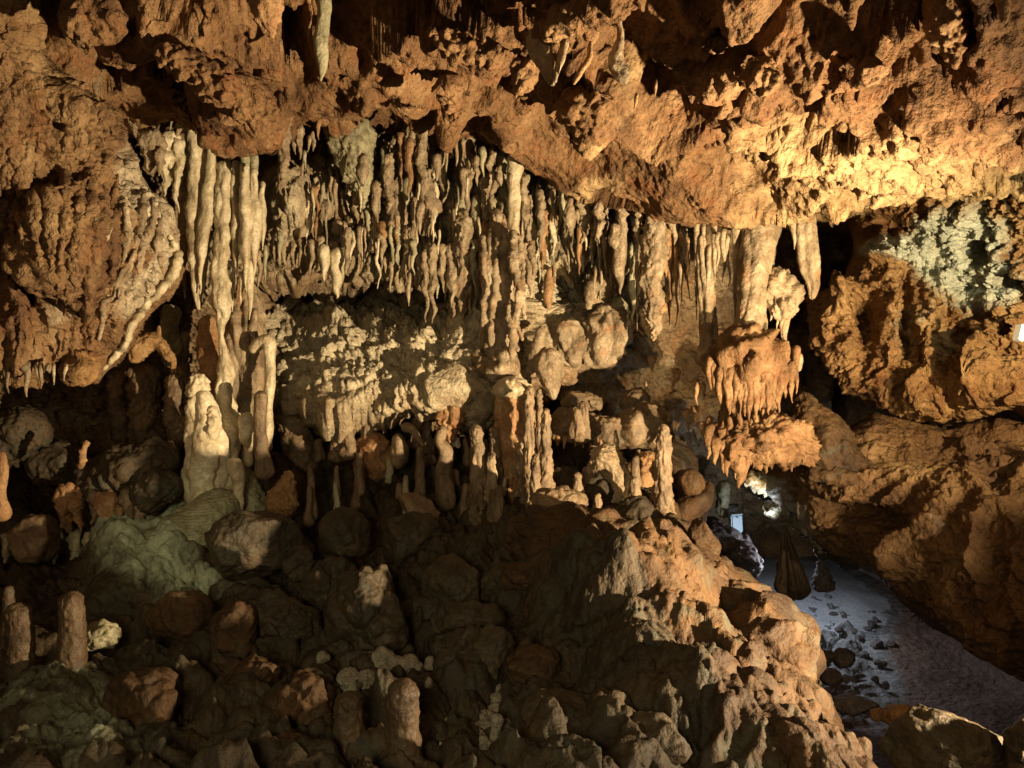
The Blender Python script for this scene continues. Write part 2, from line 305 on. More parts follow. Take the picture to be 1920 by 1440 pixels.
def csnap(path, k=.3, tol=10):
    """shift a hanging path so that it just grows out of the ceiling it hangs from"""
    qx, qy, qd = CEIL; dl = []
    for x, y, d, r_ in path:
        m = (np.abs(qx-x) < tol) & (np.abs(qy-y) < tol)
        if m.any(): dl.append(qd[m].min()-d+.0)
    if not dl: return path
    rm = max(p[3] for p in path); d0 = float(np.clip(min(dl), -.9, .9)); return [(x, y, d+d0-k*rm*d/F, r_) for x, y, d, r_ in path]
def depth_sheet(name, ctrl, x0, x1, y0, y1, nu, nv, mat, disp, feats=(), lipf=(), calf=(), kind='structure', label=None, cat=None, parent=None, cut=None, recess=None):
    px, py = np.meshgrid(np.linspace(x0, x1, nu), np.linspace(y0, y1, nv)); px = px.ravel(); py = py.ravel()
    c = np.array(ctrl, float); d = rbf(c[:,:2], c[:,2], np.stack([px, py], -1))
    d = np.clip(d, c[:,2].min()*0.85, c[:,2].max()*1.1)
    if recess is not None: d = d + recess(px, py)
    v = P(px, py, d); n = grid_normals(v, nu, nv); n *= np.sign(-n[:,1:2]+1e-9)
    h = disp(v, px, py) + bumps(px, py, feats) + lips(px, py, lipf)
    if feats or lipf or True:
        v = detail(v + n*h[:,None], n, nu, nv, .8, 500)
    cal = np.clip(bumps(px, py, calf), 0, 1) if calf else np.zeros(len(px))
    fc = grid_faces(nu, nv)
    if cut is not None:
        k = cut(px, py); fc = fc[~k[fc].any(1)]
    me = mesh_np(name, v, fc, mat, attr=cal); o = link(name, me, parent)
    return tag(o, label, cat, kind=kind) if parent is None else o

# ---- back wall with the stalactite belt, the dark recess, the pale ledge and the hollow below
def wall_disp(v, px, py):
    w1 = warp(v, 1.5, .2, 61); vs = v*np.array([1, 1, 0.33])
    flute = smooth(560, 480, py)*smooth(560, 640, px)            # vertical ribs where the belt hangs
    ledge = smooth(560, 600, py)*smooth(790, 750, py)*smooth(1080, 960, px)
    h = 0.10*fbm(w1, 1.7, 2, 62, kind='b') + flute*0.11*fbm(vs, 6.5, 3, 63, kind='b')
    h += (1-flute)*(1-.6*ledge)*0.05*fbm(w1, 5, 3, 64, kind='b')
    d1, d2, idn = worley(warp(v, 7, .03, 8), 9.5, 66); h += ledge*(0.035*smooth(0, .25, d2-d1)+0.05*idn)
    d1, d2, idn = worley(v, 22, 67); h += (0.35+0.65*ledge)*0.022*smooth(0, .3, d2-d1)
    return h + (.013-.006*ledge)*fbm(v, 22, 3, 65, kind='b')
def rec(px, py):
    r = 0.9*smooth(515, 555, py)*smooth(640, 585, py)*smooth(470, 540, px)*smooth(950, 800, px)      # dark slot over the ledge
    r += 0.9*smooth(752, 800, py-20*np.sin(px/90.))*smooth(540, 600, px)
    r += 0.7*smooth(150, 30, np.hypot(px-1080, (py-560)*1.2))*0.5
    return r
depth_sheet('cave_wall', [(-500,0,5.2),(0,100,5.2),(400,150,5.35),(700,180,5.5),(1000,200,5.6),(1300,250,5.8),(1700,300,6.2),(2200,300,6.5),
   (-500,450,5.2),(100,450,5.2),(450,450,5.12),(700,450,5.15),(950,420,5.12),(1150,430,5.2),(1300,450,5.5),(1500,450,6.3),(1800,450,6.8),
   (0,620,5.3),(450,620,5.4),(650,590,5.35),(800,680,4.95),(600,760,4.85),(850,750,4.80),(1000,620,5.3),(1080,500,5.3),(1100,700,5.7),(1250,650,5.9),(1350,600,6.1),(1600,600,6.7),
   (-200,850,5.4),(200,850,5.6),(500,850,5.5),(900,850,5.6),(1200,850,5.7),(1500,850,6.3),(0,1200,5.6),(800,1100,5.8),(1300,1100,6.2),(1430,1080,8.2),(1500,1050,8.2),(1400,970,7.0)],
   -560, 1560, 60, 1150, 860, 560, M_wall, wall_disp,
   feats=[(960,560,60,140,.16),(560,430,60,90,.25,0,3),(560,370,70,60,.2,0,3),(1130,560,40,40,.3,0,4),(1160,640,60,50,.35,0,4),(1060,640,40,60,.2,0,4),
          (650,250,45,110,.18),(790,245,35,40,.35,0,4),(880,225,40,50,.35,0,4),(1110,440,30,60,-.3,0,4),(630,470,40,25,.1),(500,590,40,60,.2)],
   lipf=[([(1250,360),(1110,500),(1020,640),(960,740)], 14, 90, 0.28), ([(940,745),(860,735),(700,770),(560,760)], 10, 60, .14)],
   calf=[(700,670,260,110,1.0,0,4),(620,400,100,90,.35),(850,400,260,170,.75,0,4),(1020,560,90,90,.9,0,3),(430,430,130,150,.8)], recess=rec)

# ---- mound of rubble and the shelf of stalagmites: height field
def build_mound():
    C = [(px, py, d) for px, py, d in [(-400,1500,1.9),(0,1460,2.0),(400,1480,2.0),(800,1480,2.0),(1200,1470,2.05),(1600,1500,2.0),
      (-400,1250,2.9),(0,1260,2.9),(300,1260,2.85),(600,1280,2.8),(900,1260,2.75),(1200,1240,2.7),(1480,1260,2.65),
      (-400,1090,4.1),(0,1100,4.1),(200,1080,3.9),(450,1090,3.7),(700,1090,3.6),(950,1080,3.5),(1200,1060,3.45),(1380,1120,3.3),
      (300,980,4.5),(450,930,4.8),(600,960,4.4),(800,960,4.4),(1000,960,4.3),(1200,970,4.2),(1280,985,4.1),(0,980,4.7),(-300,980,4.7),
      (500,860,5.1),(700,860,5.1),(900,870,5.1),(1100,870,5.1),(1280,890,5.0),(-300,880,5.4),(100,880,5.4)]]
    pts = np.array([((x-960)/F*d, d, (720-y)/F*d) for x, y, d in C]); pts = np.vstack([pts, [(-4,0,-1.3),(0,0,-1.35),(1.4,0,-1.4),(1.0,1.2,-1.3),(-4,7,-.75),(0,6.6,-.6),(1.8,6.6,-.9)]])
    nu, nv = 900, 560
    a = np.linspace(-0.85, 0.80, nu); y = np.interp(np.linspace(0,1,nv), [0,.06,.9,1], [-1.0,1.7,5.6,6.8])
    A, Y = np.meshgrid(a, y); X = A*np.maximum(Y, 1.4)*1.05; q = np.stack([X.ravel(), Y.ravel()], -1)
    H = np.clip(rbf(pts[:,:2], pts[:,2], q), -1.5, 0.2)
    # right-hand edge of the mound: falls to the passage floor
    ex = np.interp(q[:,1], [0, 1.9, 2.3, 2.7, 3.1, 3.4, 3.7, 4.1, 4.6, 5.5, 7], [1.10,1.05,1.03,1.05,1.08,1.08,1.0,.88,.95,1.25,1.6]) + 0.06*perlin(np.c_[q*2.1, q[:,:1]*0], 5) + 0.03*perlin(np.c_[q*6, q[:,:1]*0], 6)
    s = q[:,0]-ex; drop = smooth(-0.10, 0.16, s); H = H*(1-drop) + (-2.3)*drop
    v = np.stack([q[:,0], q[:,1], CZ+H], -1); n = grid_normals(v, nu, nv); n *= np.sign(n[:,2:3]); px, py = project(v)
    v[:,0] -= 0  # (kept)
    w1 = warp(v, 2, .2, 71)
    h = 0.07*fbm(w1, 2.0, 2, 72, kind='b') + 0.028*fbm(w1, 5.0, 3, 73, kind='b') + .05*smooth(900,1050,px)*(1-np.clip(worley(warp(v, 2.5, .12, 79), 2.6, 80)[0]/.75,0,1)**2)
    d1, d2, idn = worley(warp(v, 4, .06, 7), 4.6, 74); cob = smooth(1050, 900, px)*smooth(150, 480, px); h += cob*(0.08*smooth(0, .35, d2-d1)+.05*idn-.09)
    d1, d2, idn = worley(v, 13, 75); e1 = worley(warp(v, 2.2, .14, 401), 2.1, 402); e2 = worley(warp(v, 4, .07, 403), 5.2, 404)
    knob = smooth(430, 620, px); h += knob*(.12*(.3+.7*e1[2])*(1-np.clip(e1[0]/.75,0,1)**2) + .075*(.3+.7*e2[2])*(1-np.clip(e2[0]/.72,0,1)**2) - .03) + .02*(1-knob)
    h += 0.009*smooth(0, .3, d2-d1)
    h += 0.005*fbm(v, 26, 3, 76, kind='b') - 0.05*smooth(.4, .2, worley(v, 6, 77)[0])*smooth(1250,1350,px)
    h += bumps(px, py, [(300,1040,110,60,.16,-25,3),(230,1090,60,60,.10),(1130,1140,120,60,.16,0,3),(1425,1045,50,50,-.16),(1400,1060,50,40,-.06),(1180,1330,150,90,.10),(1160,1180,140,60,.14,0,3),(1330,1230,120,70,.08),(1060,1290,90,60,-.10),(1400,1350,110,60,.07)])
    v2 = detail(v + n*h[:,None], n, nu, nv, .6, 540, .4)
    cal = np.clip(bumps(px, py, [(290,1040,130,75,1.0,-20,4),(150,1340,190,70,.55,0,4),(380,1110,80,25,.8),(100,1420,200,40,.5)]), 0, 1)
    o = smooth(1180, 1300, px)*smooth(0, 1, 1)
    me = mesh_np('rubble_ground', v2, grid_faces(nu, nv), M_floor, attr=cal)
    # the right flank takes a more orange material
    me.materials.append(M_ridge); fc = grid_faces(nu, nv)[:,0]; line = np.interp(py, [980,1060,1130,1200,1300,1440], [1230,1180,1090,1180,1330,1300])
    sel = (px[fc] + 60*perlin(v[fc]*5, 78) > line[fc]); me.polygons.foreach_set('material_index', sel.astype(np.int32))
    tag(link('rubble_ground', me), kind='structure')
build_mound()

# ---- passage floor behind the mound on the right
def build_passage():
    nu, nv = 520, 460; x = np.linspace(0.4, 6.5, nu); y = np.interp(np.linspace(0,1,nv), [0,.05,.8,1], [0,2.4,7,11])
    X, Y = np.meshgrid(x, y); v = np.stack([X.ravel(), Y.ravel(), 0*X.ravel()], -1)
    px, py = project(v)
    rub = bumps(px, py, [(1545,1200,70,120,1,-20,4),(1600,1330,90,30,.6),(1800,1160,150,60,.5)])
    h = 0.07*fbm(v, 1.1, 3, 81) + np.clip(rub,0,1)*(0.05*fbm(v, 7, 3, 82, kind='b')+.05*worley(v, 7, 83)[2]*0.6) + 0.006*fbm(v, 22, 2, 84)
    h += 0.30*smooth(2.9, 4.0, v[:,0])
    v[:,2] += h
    tag(link('passage_floor', mesh_np('passage_floor', v, grid_faces(nu, nv), M_sand, attr=np.clip(bumps(px, py, [(1580,1190,110,90,1.2,-20,4),(1640,1300,70,60,.9,0,4),(1500,1080,120,60,1,0,4)]), 0, 1))), kind='structure')
build_passage()

# ---- right-hand wall: pitted upper bulge, undercut, and the big leaning rock below
def right_disp(v, px, py):
    w1 = warp(v, 1.8, .25, 91); up = smooth(800, 700, py)
    h = 0.08*fbm(w1, 1.6, 2, 92, kind='b') + up*(0.06*fbm(w1*np.array([1,1,.6]), 4.6, 3, 93, kind='b')+0.035*fbm(warp(v,6,.05,9), 9, 3, 99, kind='b')) + (1-up)*0.035*fbm(w1*np.array([.7,1,1.4]), 4, 3, 94, kind='r')
    p, _, i = worley(warp(v, 6, .04, 5), 6, 95); h -= up*0.09*smooth(.42, .2, p)*(i > .35)
    p, _, i = worley(v, 17, 96); h -= 0.02*smooth(.4, .15, p)*(i > .3)*(.3+.7*up)
    return h + (0.006+0.016*up)*fbm(v, 17, 3, 97, kind='b') + .004*fbm(v, 40, 2, 98)
def rock_plate(name, outline, ctrl, depth, nu, nv, mat, disp, feats=(), lipf=(), calf=(), label=None, cat=None, kind='structure', rim=26., fine=1.0):
    """a rock mass seen from the front: front face from control depths, its border turned back into the wall over real thickness"""
    ol = np.array(outline, float); x0, y0 = ol.min(0)-rim; x1, y1 = ol.max(0)+rim
    px, py = np.meshgrid(np.linspace(x0, x1, nu), np.linspace(y0, y1, nv)); px = px.ravel(); py = py.ravel(); q = np.stack([px, py], -1)
    inside = np.zeros(len(q), bool); best = np.full(len(q), 1e9); near = q.copy()
    for k in range(len(ol)):
        a = ol[k]; b = ol[(k+1) % len(ol)]; d = b-a
        c = ((a[1] > py) != (b[1] > py)); 
        with np.errstate(divide='ignore', invalid='ignore'): c &= px < (b[0]-a[0])*(py-a[1])/(b[1]-a[1]+1e-12)+a[0]
        inside ^= c
        t = np.clip(((q-a)@d)/(d@d), 0, 1); pr = a+t[:,None]*d; dist = np.hypot(*(q-pr).T); m = dist < best; best = np.where(m, dist, best); near[m] = pr[m]
    sd = np.where(inside, best, -best)
    e = np.clip(1-sd/(rim*2.2), 0, 1)                                  # 0 well inside, 1 at the outline
    c = np.array(ctrl, float); d = rbf(c[:,:2], c[:,2], q); d = np.clip(d, c[:,2].min()*.9, c[:,2].max()*1.08)
    d = d + depth*(1-np.sqrt(np.clip(1-e*e, 0, 1)))*0.45
    out = sd < 0; qq = q.copy(); qq[out] = near[out]                   # beyond the outline: walk straight back in depth
    back = np.clip(-sd/rim, 0, 1); d = d + out*back*depth
    v = P(qq[:,0], qq[:,1], d); v0 = v.copy()
    n = grid_normals(v, nu, nv); bad = ~np.isfinite(n).all(1); n[bad] = (0,-1,0)
    vc = P(ol[:,0].mean(), ol[:,1].mean(), c[:,2].mean()+depth); s = np.sign(((v-vc)*n).sum(1, keepdims=True)); s[s == 0] = 1; n = n*s
    fade = np.where(out, .12, 1-.75*e**2)
    h = (disp(v, qq[:,0], qq[:,1]) + bumps(qq[:,0], qq[:,1], feats) + lips(qq[:,0], qq[:,1], lipf))*fade
    v = detail(v+n*h[:,None], n, nu, nv, fine*fade, 520); cal = np.clip(bumps(qq[:,0], qq[:,1], calf), 0, 1) if calf else np.zeros(len(v))
    fc = grid_faces(nu, nv); fc = fc[(sd[fc] > -rim*1.05).all(1)]
    used = np.unique(fc); mp = np.zeros(len(v), int); mp[used] = np.arange(len(used))
    o = link(name, mesh_np(name, v[used], mp[fc], mat, attr=cal[used])); return tag(o, label, cat, kind=kind)
rock_plate('right_cave_wall', [(1518,560),(1580,535),(1604,470),(1560,350),(1680,325),(1900,300),(2400,250),(2400,800),(1930,790),(1860,740),(1820,775),(1755,790),(1700,770),(1636,752),(1585,695),(1532,640)],
   [(1600,560,4.7),(1700,400,4.6),(1900,380,4.1),(2400,380,3.6),(1800,550,4.5),(1950,560,4.1),(2400,600,3.6),(1650,720,4.6),(1800,740,4.3),(1930,740,4.0),(2400,780,3.5)],
   0.9, 640, 480, M_right, right_disp,
   feats=[(1680,465,60,30,.14,0,4),(1600,560,30,30,.16,0,4),(1580,580,30,30,.14,0,4),(1665,590,24,90,.16,0,3),(1625,610,18,50,-.2,0,3),(1700,600,16,70,-.14,0,3),(1740,640,24,60,.12),(1825,480,22,20,-.3,0,4),(1885,525,20,16,-.25,0,4),(1890,620,14,14,-.2,0,4),(1800,625,22,20,-.16,0,4),(1650,430,50,40,-.18,0,3),(1870,720,70,40,.16,0,4),(1560,430,40,60,-.3)],
   lipf=[([(1930,760),(1860,735),(1790,770),(1700,765),(1620,720)], 12, 60, .12), ([(1560,640),(1620,720)], 12, 50, .1)],
   calf=[(1660,465,60,26,1.0,0,4),(1800,440,90,70,1.0,0,4),(1840,530,90,60,1.0,0,4),(1760,480,70,50,1,0,4),(1700,600,80,70,.35)])
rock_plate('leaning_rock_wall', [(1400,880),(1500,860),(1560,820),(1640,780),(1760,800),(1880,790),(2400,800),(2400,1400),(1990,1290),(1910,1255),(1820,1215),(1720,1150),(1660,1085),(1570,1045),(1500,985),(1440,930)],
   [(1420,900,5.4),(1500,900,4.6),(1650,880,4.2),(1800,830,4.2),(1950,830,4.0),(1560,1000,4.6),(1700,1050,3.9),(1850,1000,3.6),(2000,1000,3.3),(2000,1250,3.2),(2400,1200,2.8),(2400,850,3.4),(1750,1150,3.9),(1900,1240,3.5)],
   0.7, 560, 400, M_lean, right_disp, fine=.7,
   lipf=[([(1910,985),(1780,905),(1640,895),(1500,905)], 60, 12, .10), ([(1760,1170),(1690,1090),(1690,1010),(1830,960)], 40, 12, .10), ([(1930,1190),(1860,1100),(1850,1000),(1930,960)], 40, 12, .14)],
   feats=[(1600,950,120,20,-.12,20,4),(1580,925,60,14,.05)],
   calf=[(1440,905,50,20,1,20,4),(1510,960,50,25,.9,30,4),(1760,985,60,40,.25)])

# ---- dark enclosure far behind everything: the rest of the cavern
def shell():
    nu, nv = 200, 70; th, ph = np.meshgrid(np.linspace(math.radians(-35), math.radians(215), nu), np.linspace(-1.2, 1.25, nv)); th = th.ravel(); ph = ph.ravel()
    v = np.stack([9.0*np.cos(th)*np.cos(ph), 1+8.5*np.sin(th)*np.cos(ph), CZ+4.2*np.sin(ph)], -1); r = fbm(v, .6, 4, 101, kind='b')
    v *= (1-0.07*r)[:,None]
    tag(link('cavern_wall', mesh_np('cavern_wall', v, grid_faces(nu, nv), M_right, attr=np.zeros(len(v)))), kind='structure')
shell()

# ================================================================== FORMATIONS
def catmull(pts, n):
    p = np.array(pts, float); p = np.vstack([2*p[0]-p[1], p, 2*p[-1]-p[-2]]); m = len(p)-3
    t = np.linspace(0, m, n); k = np.minimum(t.astype(int), m-1); f = (t-k)[:,None]
    a, b, c, d = p[k], p[k+1], p[k+2], p[k+3]
    return 0.5*((2*b)+(c-a)*f+(2*a-5*b+4*c-d)*f*f+(3*b-a-3*c+d)*f**3)
TOT = [0]
def tube_mesh(name, path, mat, lump=0.2, lf=14., knob=0.0, kf=34., flute=0, fa=0.0, seed=0, flat=1.0, wob=0.0, origin=None, ring=0.0):
    """path: (px,py,d,radius in photo pixels); one closed skin round it, carved by noise"""
    a = np.array(path, float); pts = P(a[:,0], a[:,1], a[:,2]); rad = a[:,3]*a[:,2]/F
    L = np.linalg.norm(np.diff(pts, axis=0), axis=1).sum(); pxL = np.hypot(*np.diff(a[:,:2], axis=0).T).sum(); rp = a[:,3].max()
    n = int(np.clip(pxL/3.0, 8, 260)); seg = int(np.clip(2*math.pi*rp/3.0, 10, 110))
    c = catmull(np.c_[pts, rad], n); ctr = c[:,:3]; r = np.maximum(c[:,3], 0.0012)
    s = np.r_[0, np.cumsum(np.linalg.norm(np.diff(ctr, axis=0), axis=1))]
    for e, rr in ((s, r[0]), (s[-1]-s, r[-1])):
        q = np.clip(e/(rr*1.1+1e-6), 0, 1); r = r*np.sqrt(np.clip(1-(1-q)**2, 0.0004, 1))
    tan = np.gradient(ctr, axis=0); tan /= np.linalg.norm(tan, axis=1, keepdims=True)+1e-9
    u = np.cross(tan, (0,1.,0.001)); u /= np.linalg.norm(u, axis=1, keepdims=True)+1e-9; w_ = np.cross(u, tan)
    if wob:
        ctr = ctr + wob*np.stack([perlin(ctr*9, seed+5), perlin(ctr*9, seed+6), 0*s], -1)*smooth(0, .3, s/s[-1])[:,None]
    th = np.linspace(0, 2*math.pi, seg, endpoint=False)+seed*.7
    dirv = u[:,None]*np.cos(th)[None,:,None] + w_[:,None]*np.sin(th)[None,:,None]*flat
    v = (ctr[:,None]+dirv*r[:,None,None]).reshape(-1, 3); dn = dirv.reshape(-1, 3); R = np.repeat(r, seg)
    h = lump*R*fbm(v*np.array([1,1,.6]), lf, 3, seed+1, kind='b')
    if knob: h += knob*np.minimum(R, .02)*1.4*fbm(v, kf, 2, seed+2, kind='b')
    if flute: h += fa*R*(np.abs(np.sin(np.tile(th, n)*flute/2+2.5*fbm(v*np.array([.6,.6,.25]), 5, 2, seed+3)))-.6)
    if ring: h += ring*R*np.sin(v[:,2]*150+3*fbm(v, 7, 2, seed+8))
    v = v+dn*h[:,None]
    fc = grid_faces(seg, n, True); TOT[0] += len(v)
    return mesh_np(name, v, fc, mat, origin)
STYLE = {'s': dict(lump=.12, lf=12., wob=.015, flute=3, fa=.12), 'k': dict(lump=.24, lf=19., knob=.35, wob=.03), 'f': dict(lump=.16, lf=11., flute=7, fa=.35), 'v': dict(lump=.22, lf=9., knob=.4), 'q': dict(lump=.10, lf=5., knob=.12), 'n': dict(lump=.3, lf=20., knob=.3, wob=.03), 'p': dict(lump=.34, lf=7., knob=.3)}
_seed = [100]
def strand(name, path, mat='c', style='s', parent=None, label=None, cat=None, group=None, **kw):
    _seed[0] += 3; k = dict(STYLE[style]); k.update(kw); o0 = P(*path[0][:3])
    if parent is not None: ob = link(name, tube_mesh(name, path, MATS[mat], seed=_seed[0], **k), parent); ob.location = -Vector(parent.location); 
    else: ob = link(name, tube_mesh(name, path, MATS[mat], seed=_seed[0], origin=o0, **k), None, o0)
    if label: ob['label'] = label
    if parent is None: tag(ob, label, cat, group)
    return ob
def tite_path(px, top, tip, wd, d, rng, lean=0.0, form='taper'):
    H = tip-top; r = wd/2
    fs = {'taper': [(0,1.0),(.25,.88),(.5,.68),(.75,.42),(.93,.17),(1,.07)], 'straight': [(0,1),(.3,.92),(.6,.85),(.82,.6),(.95,.25),(1,.1)],
          'bulb': [(0,.6),(.2,.75),(.45,1.0),(.65,.8),(.82,.38),(.93,.16),(1,.08)], 'knot': [(0,.85),(.15,1),(.34,.72),(.5,.86),(.68,.5),(.8,.48),(.92,.2),(1,.08)]}[form]
    pth = [(px, top-max(10, .06*H), d+.03, r*1.15*fs[0][1])]
    for t, k in fs: pth.append((px+lean*H*t+rng.normal()*wd*.05, top+H*t, d, max(r*k*(1+rng.normal()*.07), .9)))
    return pth
R0 = np.random.default_rng(7)
def tite(px, top, tip, wd, d, mat='c', style='s', label=None, group=None, lean=0.0, form='taper', **kw):
    return strand('stalactite', tite_path(px, top, tip, wd, d, R0, lean, form), mat, style, None, label, 'stalactite', group, **kw)
def mite(px, base, top, wd, d, mat='m', style='s', label=None, group=None, lean=0.0, taper=.55, **kw):
    H = base-top; r = wd/2
    pth = [(px+lean*H*t+R0.normal()*wd*.03, base-H*t, d, r*k) for t, k in [(-.16,2.0),(-.02,1.45),(.1,1.08),(.25,1-.25*(1-taper)),(.5,1-.55*(1-taper)),(.8,1-.85*(1-taper)),(.95,taper*.95),(1,taper*.8)]]
    return strand('stalagmite', pth, mat, style, None, label, 'stalagmite', group, **kw)
ORD = ['leftmost','second from left','third from left','fourth from left','fifth from left','sixth from left','seventh from left','eighth from left','ninth from left','tenth from left',
 'eleventh from left','twelfth from left','thirteenth from left','fourteenth from left','fifteenth from left','sixteenth from left','seventeenth from left','eighteenth from left','nineteenth from left','twentieth from left']+[f'{w} from left' for w in ('twenty-first','twenty-second','twenty-third','twenty-fourth','twenty-fifth','twenty-sixth','twenty-seventh','twenty-eighth','twenty-ninth','thirtieth','thirty-first','thirty-second','thirty-third','thirty-fourth','thirty-fifth','thirty-sixth','thirty-seventh','thirty-eighth','thirty-ninth','fortieth','forty-first','forty-second','forty-third','forty-fourth','forty-fifth','forty-sixth','forty-seventh','forty-eighth','forty-ninth','fiftieth')]
def row(items, what, group, fn=tite):
    """items sorted left to right; each gets its place in the row as its label"""
    for k, it in enumerate(sorted(items, key=lambda i: i[0])):
        kw = it[-1] if isinstance(it[-1], dict) else {}; a = it[:-1] if kw else it
        fn(*a, label=f'{ORD[k]} of the {what}', group=group, **kw)

def merged(name, items, label, cat):
    """the many smallest ones past the countable: one object"""
    import bmesh
    bm = bmesh.new(); mats = []
    for px, top, tip, wd, d, mat, style, kw in items:
        _seed[0] += 3; k = dict(STYLE[style]); me = tube_mesh(name, tite_path(px, top, tip, wd, d, R0, 0, kw['form']), MATS[mat], seed=_seed[0], **k)
        if MATS[mat] not in mats: mats.append(MATS[mat])
        n0 = len(bm.faces); bm.from_mesh(me); bm.faces.ensure_lookup_table()
        for f in bm.faces[n0:]: f.material_index = mats.index(MATS[mat])
        bpy.data.meshes.remove(me)
    me = bpy.data.meshes.new(name); bm.to_mesh(me); bm.free()
    for m in mats: me.materials.append(m)
    return tag(link(name, me), label, cat, kind='stuff')
# exec-able data follow -------------------------------------------------------------
# ---- hanging groups, left to right ------------------------------------------------
ST = 'stalactites'
# cream curtain on the left
tite(372, 232, 582, 46, 4.45, 'c', 'f', 'long cream stalactite with a sharp free tip, left of the ribbed curtain', form='straight', flute=4, fa=.25)
tite(347, 300, 560, 24, 4.55, 't', 's', 'slim tan stalactite leaning on the long cream one, near the left flowstone wall', form='bulb')
tite(400, 285, 552, 27, 4.40, 'c', 's', 'cream stalactite slanting left to touch the long sharp-tipped one', lean=-.10, form='bulb')
strand('cave_column', [(424,300,4.42,13),(419,400,4.42,16),(414,480,4.4,14),(413,560,4.4,17),(417,590,4.4,12),(415,622,4.4,5),(416,640,4.4,6),(420,700,4.4,15),(424,770,4.4,17),(432,800,4.4,24),(430,870,4.38,17),(428,960,4.36,26)], 'c', 's', None, 'pale cream column pinched to an hourglass waist, in the left part of the cave', 'column', lump=.22)
for x, a, b, wd, dd, lb in [(442,318,520,25,4.42,'first thick cream rib right of the hourglass column'),(459,322,548,25,4.38,'longest thick cream rib of the bright curtain'),(477,330,518,25,4.42,'third thick cream rib of the bright curtain'),(492,352,470,17,4.5,'short slim cream rib at the right border of the bright curtain')]:
    tite(x, a, b, wd, dd, 'c', 's', lb, 'ribs of the bright cream curtain', form='bulb', lump=.2)
row([(405,430,560,12,4.5,'t'),(437,500,585,14,4.5,'c'),(452,520,570,11,4.45,'c'),(469,500,600,17,4.42,'c'),(485,480,545,10,4.5,'t'),(497,470,530,9,4.55,'g'),(427,300,345,12,4.5,'g'),(456,290,350,20,4.55,'g'),(475,300,360,18,4.6,'g')],
    'small pale drips around the cream curtain', 'small drips of the bright curtain')
tite(532, 222, 366, 22, 4.15, 't', 'k', 'very knobbly tan stalactite hanging alone in front of dark rock, right of the cream curtain', form='straight')
row([(157,100,166,15,3.7,'t','k'),(178,98,212,19,3.7,'t','k'),(194,97,138,11,3.7,'t','s'),(124,90,118,9,3.6,'r','s'),(221,108,142,6,3.8,'t','s'),(226,118,158,5,3.8,'r','s'),(211,165,200,5,3.9,'t','s')],
    'little tan stalactites under the top-left overhang', 'stalactites under the top-left overhang')
row([(238,150,232,12,4.1,'t','k'),(262,150,205,12,4.1,'t','k'),(250,205,262,20,4.15,'t','k'),(271,196,218,7,4.2,'t','s'),(282,182,220,11,4.15,'t','s'),(307,196,232,15,4.2,'t','k'),(356,196,230,24,4.3,'t','k'),(404,198,220,6,4.2,'t','s'),(437,255,280,6,4.3,'g','s'),(335,232,262,15,4.3,'t','k'),(322,205,245,8,4.4,'g','s')],
    'small knobbly stalactites below the pitted ceiling lump', 'knobbly stalactites below the pitted lump')
row([(285,262,330,46,4.2,'t','k'),(300,290,330,16,4.15,'t','k'),(322,262,350,28,4.3,'c','n'),(335,275,400,18,4.3,'c','n'),(310,300,370,22,4.25,'c','n')],
    'lumpy cream drips left of the cream curtain', 'lumpy drips beside the curtain')
# ceiling-hung pieces
tite(604, -20, 152, 34, 2.95, 'g', 's', 'grey-green stalactite hanging from the ceiling at the top left of centre', form='straight')
tite(583, -10, 92, 12, 2.95, 'r', 'k', 'thin rusty stalactite beside the grey-green ceiling one')
strand('stalactite', csnap([(498,-20,2.8,26),(502,20,2.8,22),(508,60,2.8,10),(510,72,2.8,3)], .5), 'r', 'p', None, 'stubby rusty stalactite pair at the top edge, left of the grey-green one', 'stalactite')
strand('stalactite', csnap([(1004,60,3.25,26),(1018,100,3.2,22),(1034,150,3.15,9),(1040,158,3.1,4)], .5), 't', 's', None, 'smooth horn-shaped stalactite, left one of the pair below the ceiling ledge', 'stalactite')
strand('stalactite', csnap([(1058,75,3.2,9),(1056,105,3.15,8),(1046,135,3.12,6),(1040,156,3.1,3)], .5), 't', 's', None, 'curved thin drapery edge joining the smooth horn-shaped stalactite', 'stalactite')
strand('stalactite', csnap([(1108,78,3.2,4),(1104,105,3.15,6),(1088,135,3.1,6),(1072,158,3.1,3)], .5), 'r', 's', None, 'small curved rusty fin between the horn and the tall blade stalactite', 'stalactite')
strand('stalactite', csnap([(1160,20,2.95,5),(1160,70,2.95,7),(1158,110,2.95,14),(1166,140,2.95,15),(1174,158,2.95,5)], .5), 't', 's', None, 'tall blade stalactite with a ridged foot, hanging from the ceiling above centre', 'stalactite', ring=.06)
strand('stalactite', csnap([(1770,-30,2.1,44),(1776,40,2.1,34),(1785,85,2.1,20),(1792,125,2.1,6),(1793,130,2.1,3)], .5), 'r', 'v', None, 'dark broad stalactite in shade at the top right corner', 'stalactite', lump=.08)
strand('stalactite', csnap([(1752,-10,2.15,14),(1756,40,2.15,8),(1758,60,2.15,4)], .5), 'r', 's', None, 'small shaded stalactite just left of the dark broad one', 'stalactite')
strand('stalactite', csnap([(1876,-10,2.1,14),(1882,25,2.1,9),(1883,46,2.1,4)], .5), 'r', 's', None, 'small shaded stalactite at the far right of the ceiling', 'stalactite')
row([(1193,183,208,8,3.2,'r','s'),(1231,158,180,7,3.1,'r','s'),(968,150,185,14,3.3,'r','n'),(992,230,272,9,4.4,'t','s'),(1030,310,340,8,4.6,'t','s'),(740,196,236,15,4.3,'r','k'),(1382,140,170,7,2.9,'t','s')],
    'lone rusty drips scattered under the ceiling', 'lone ceiling drips')
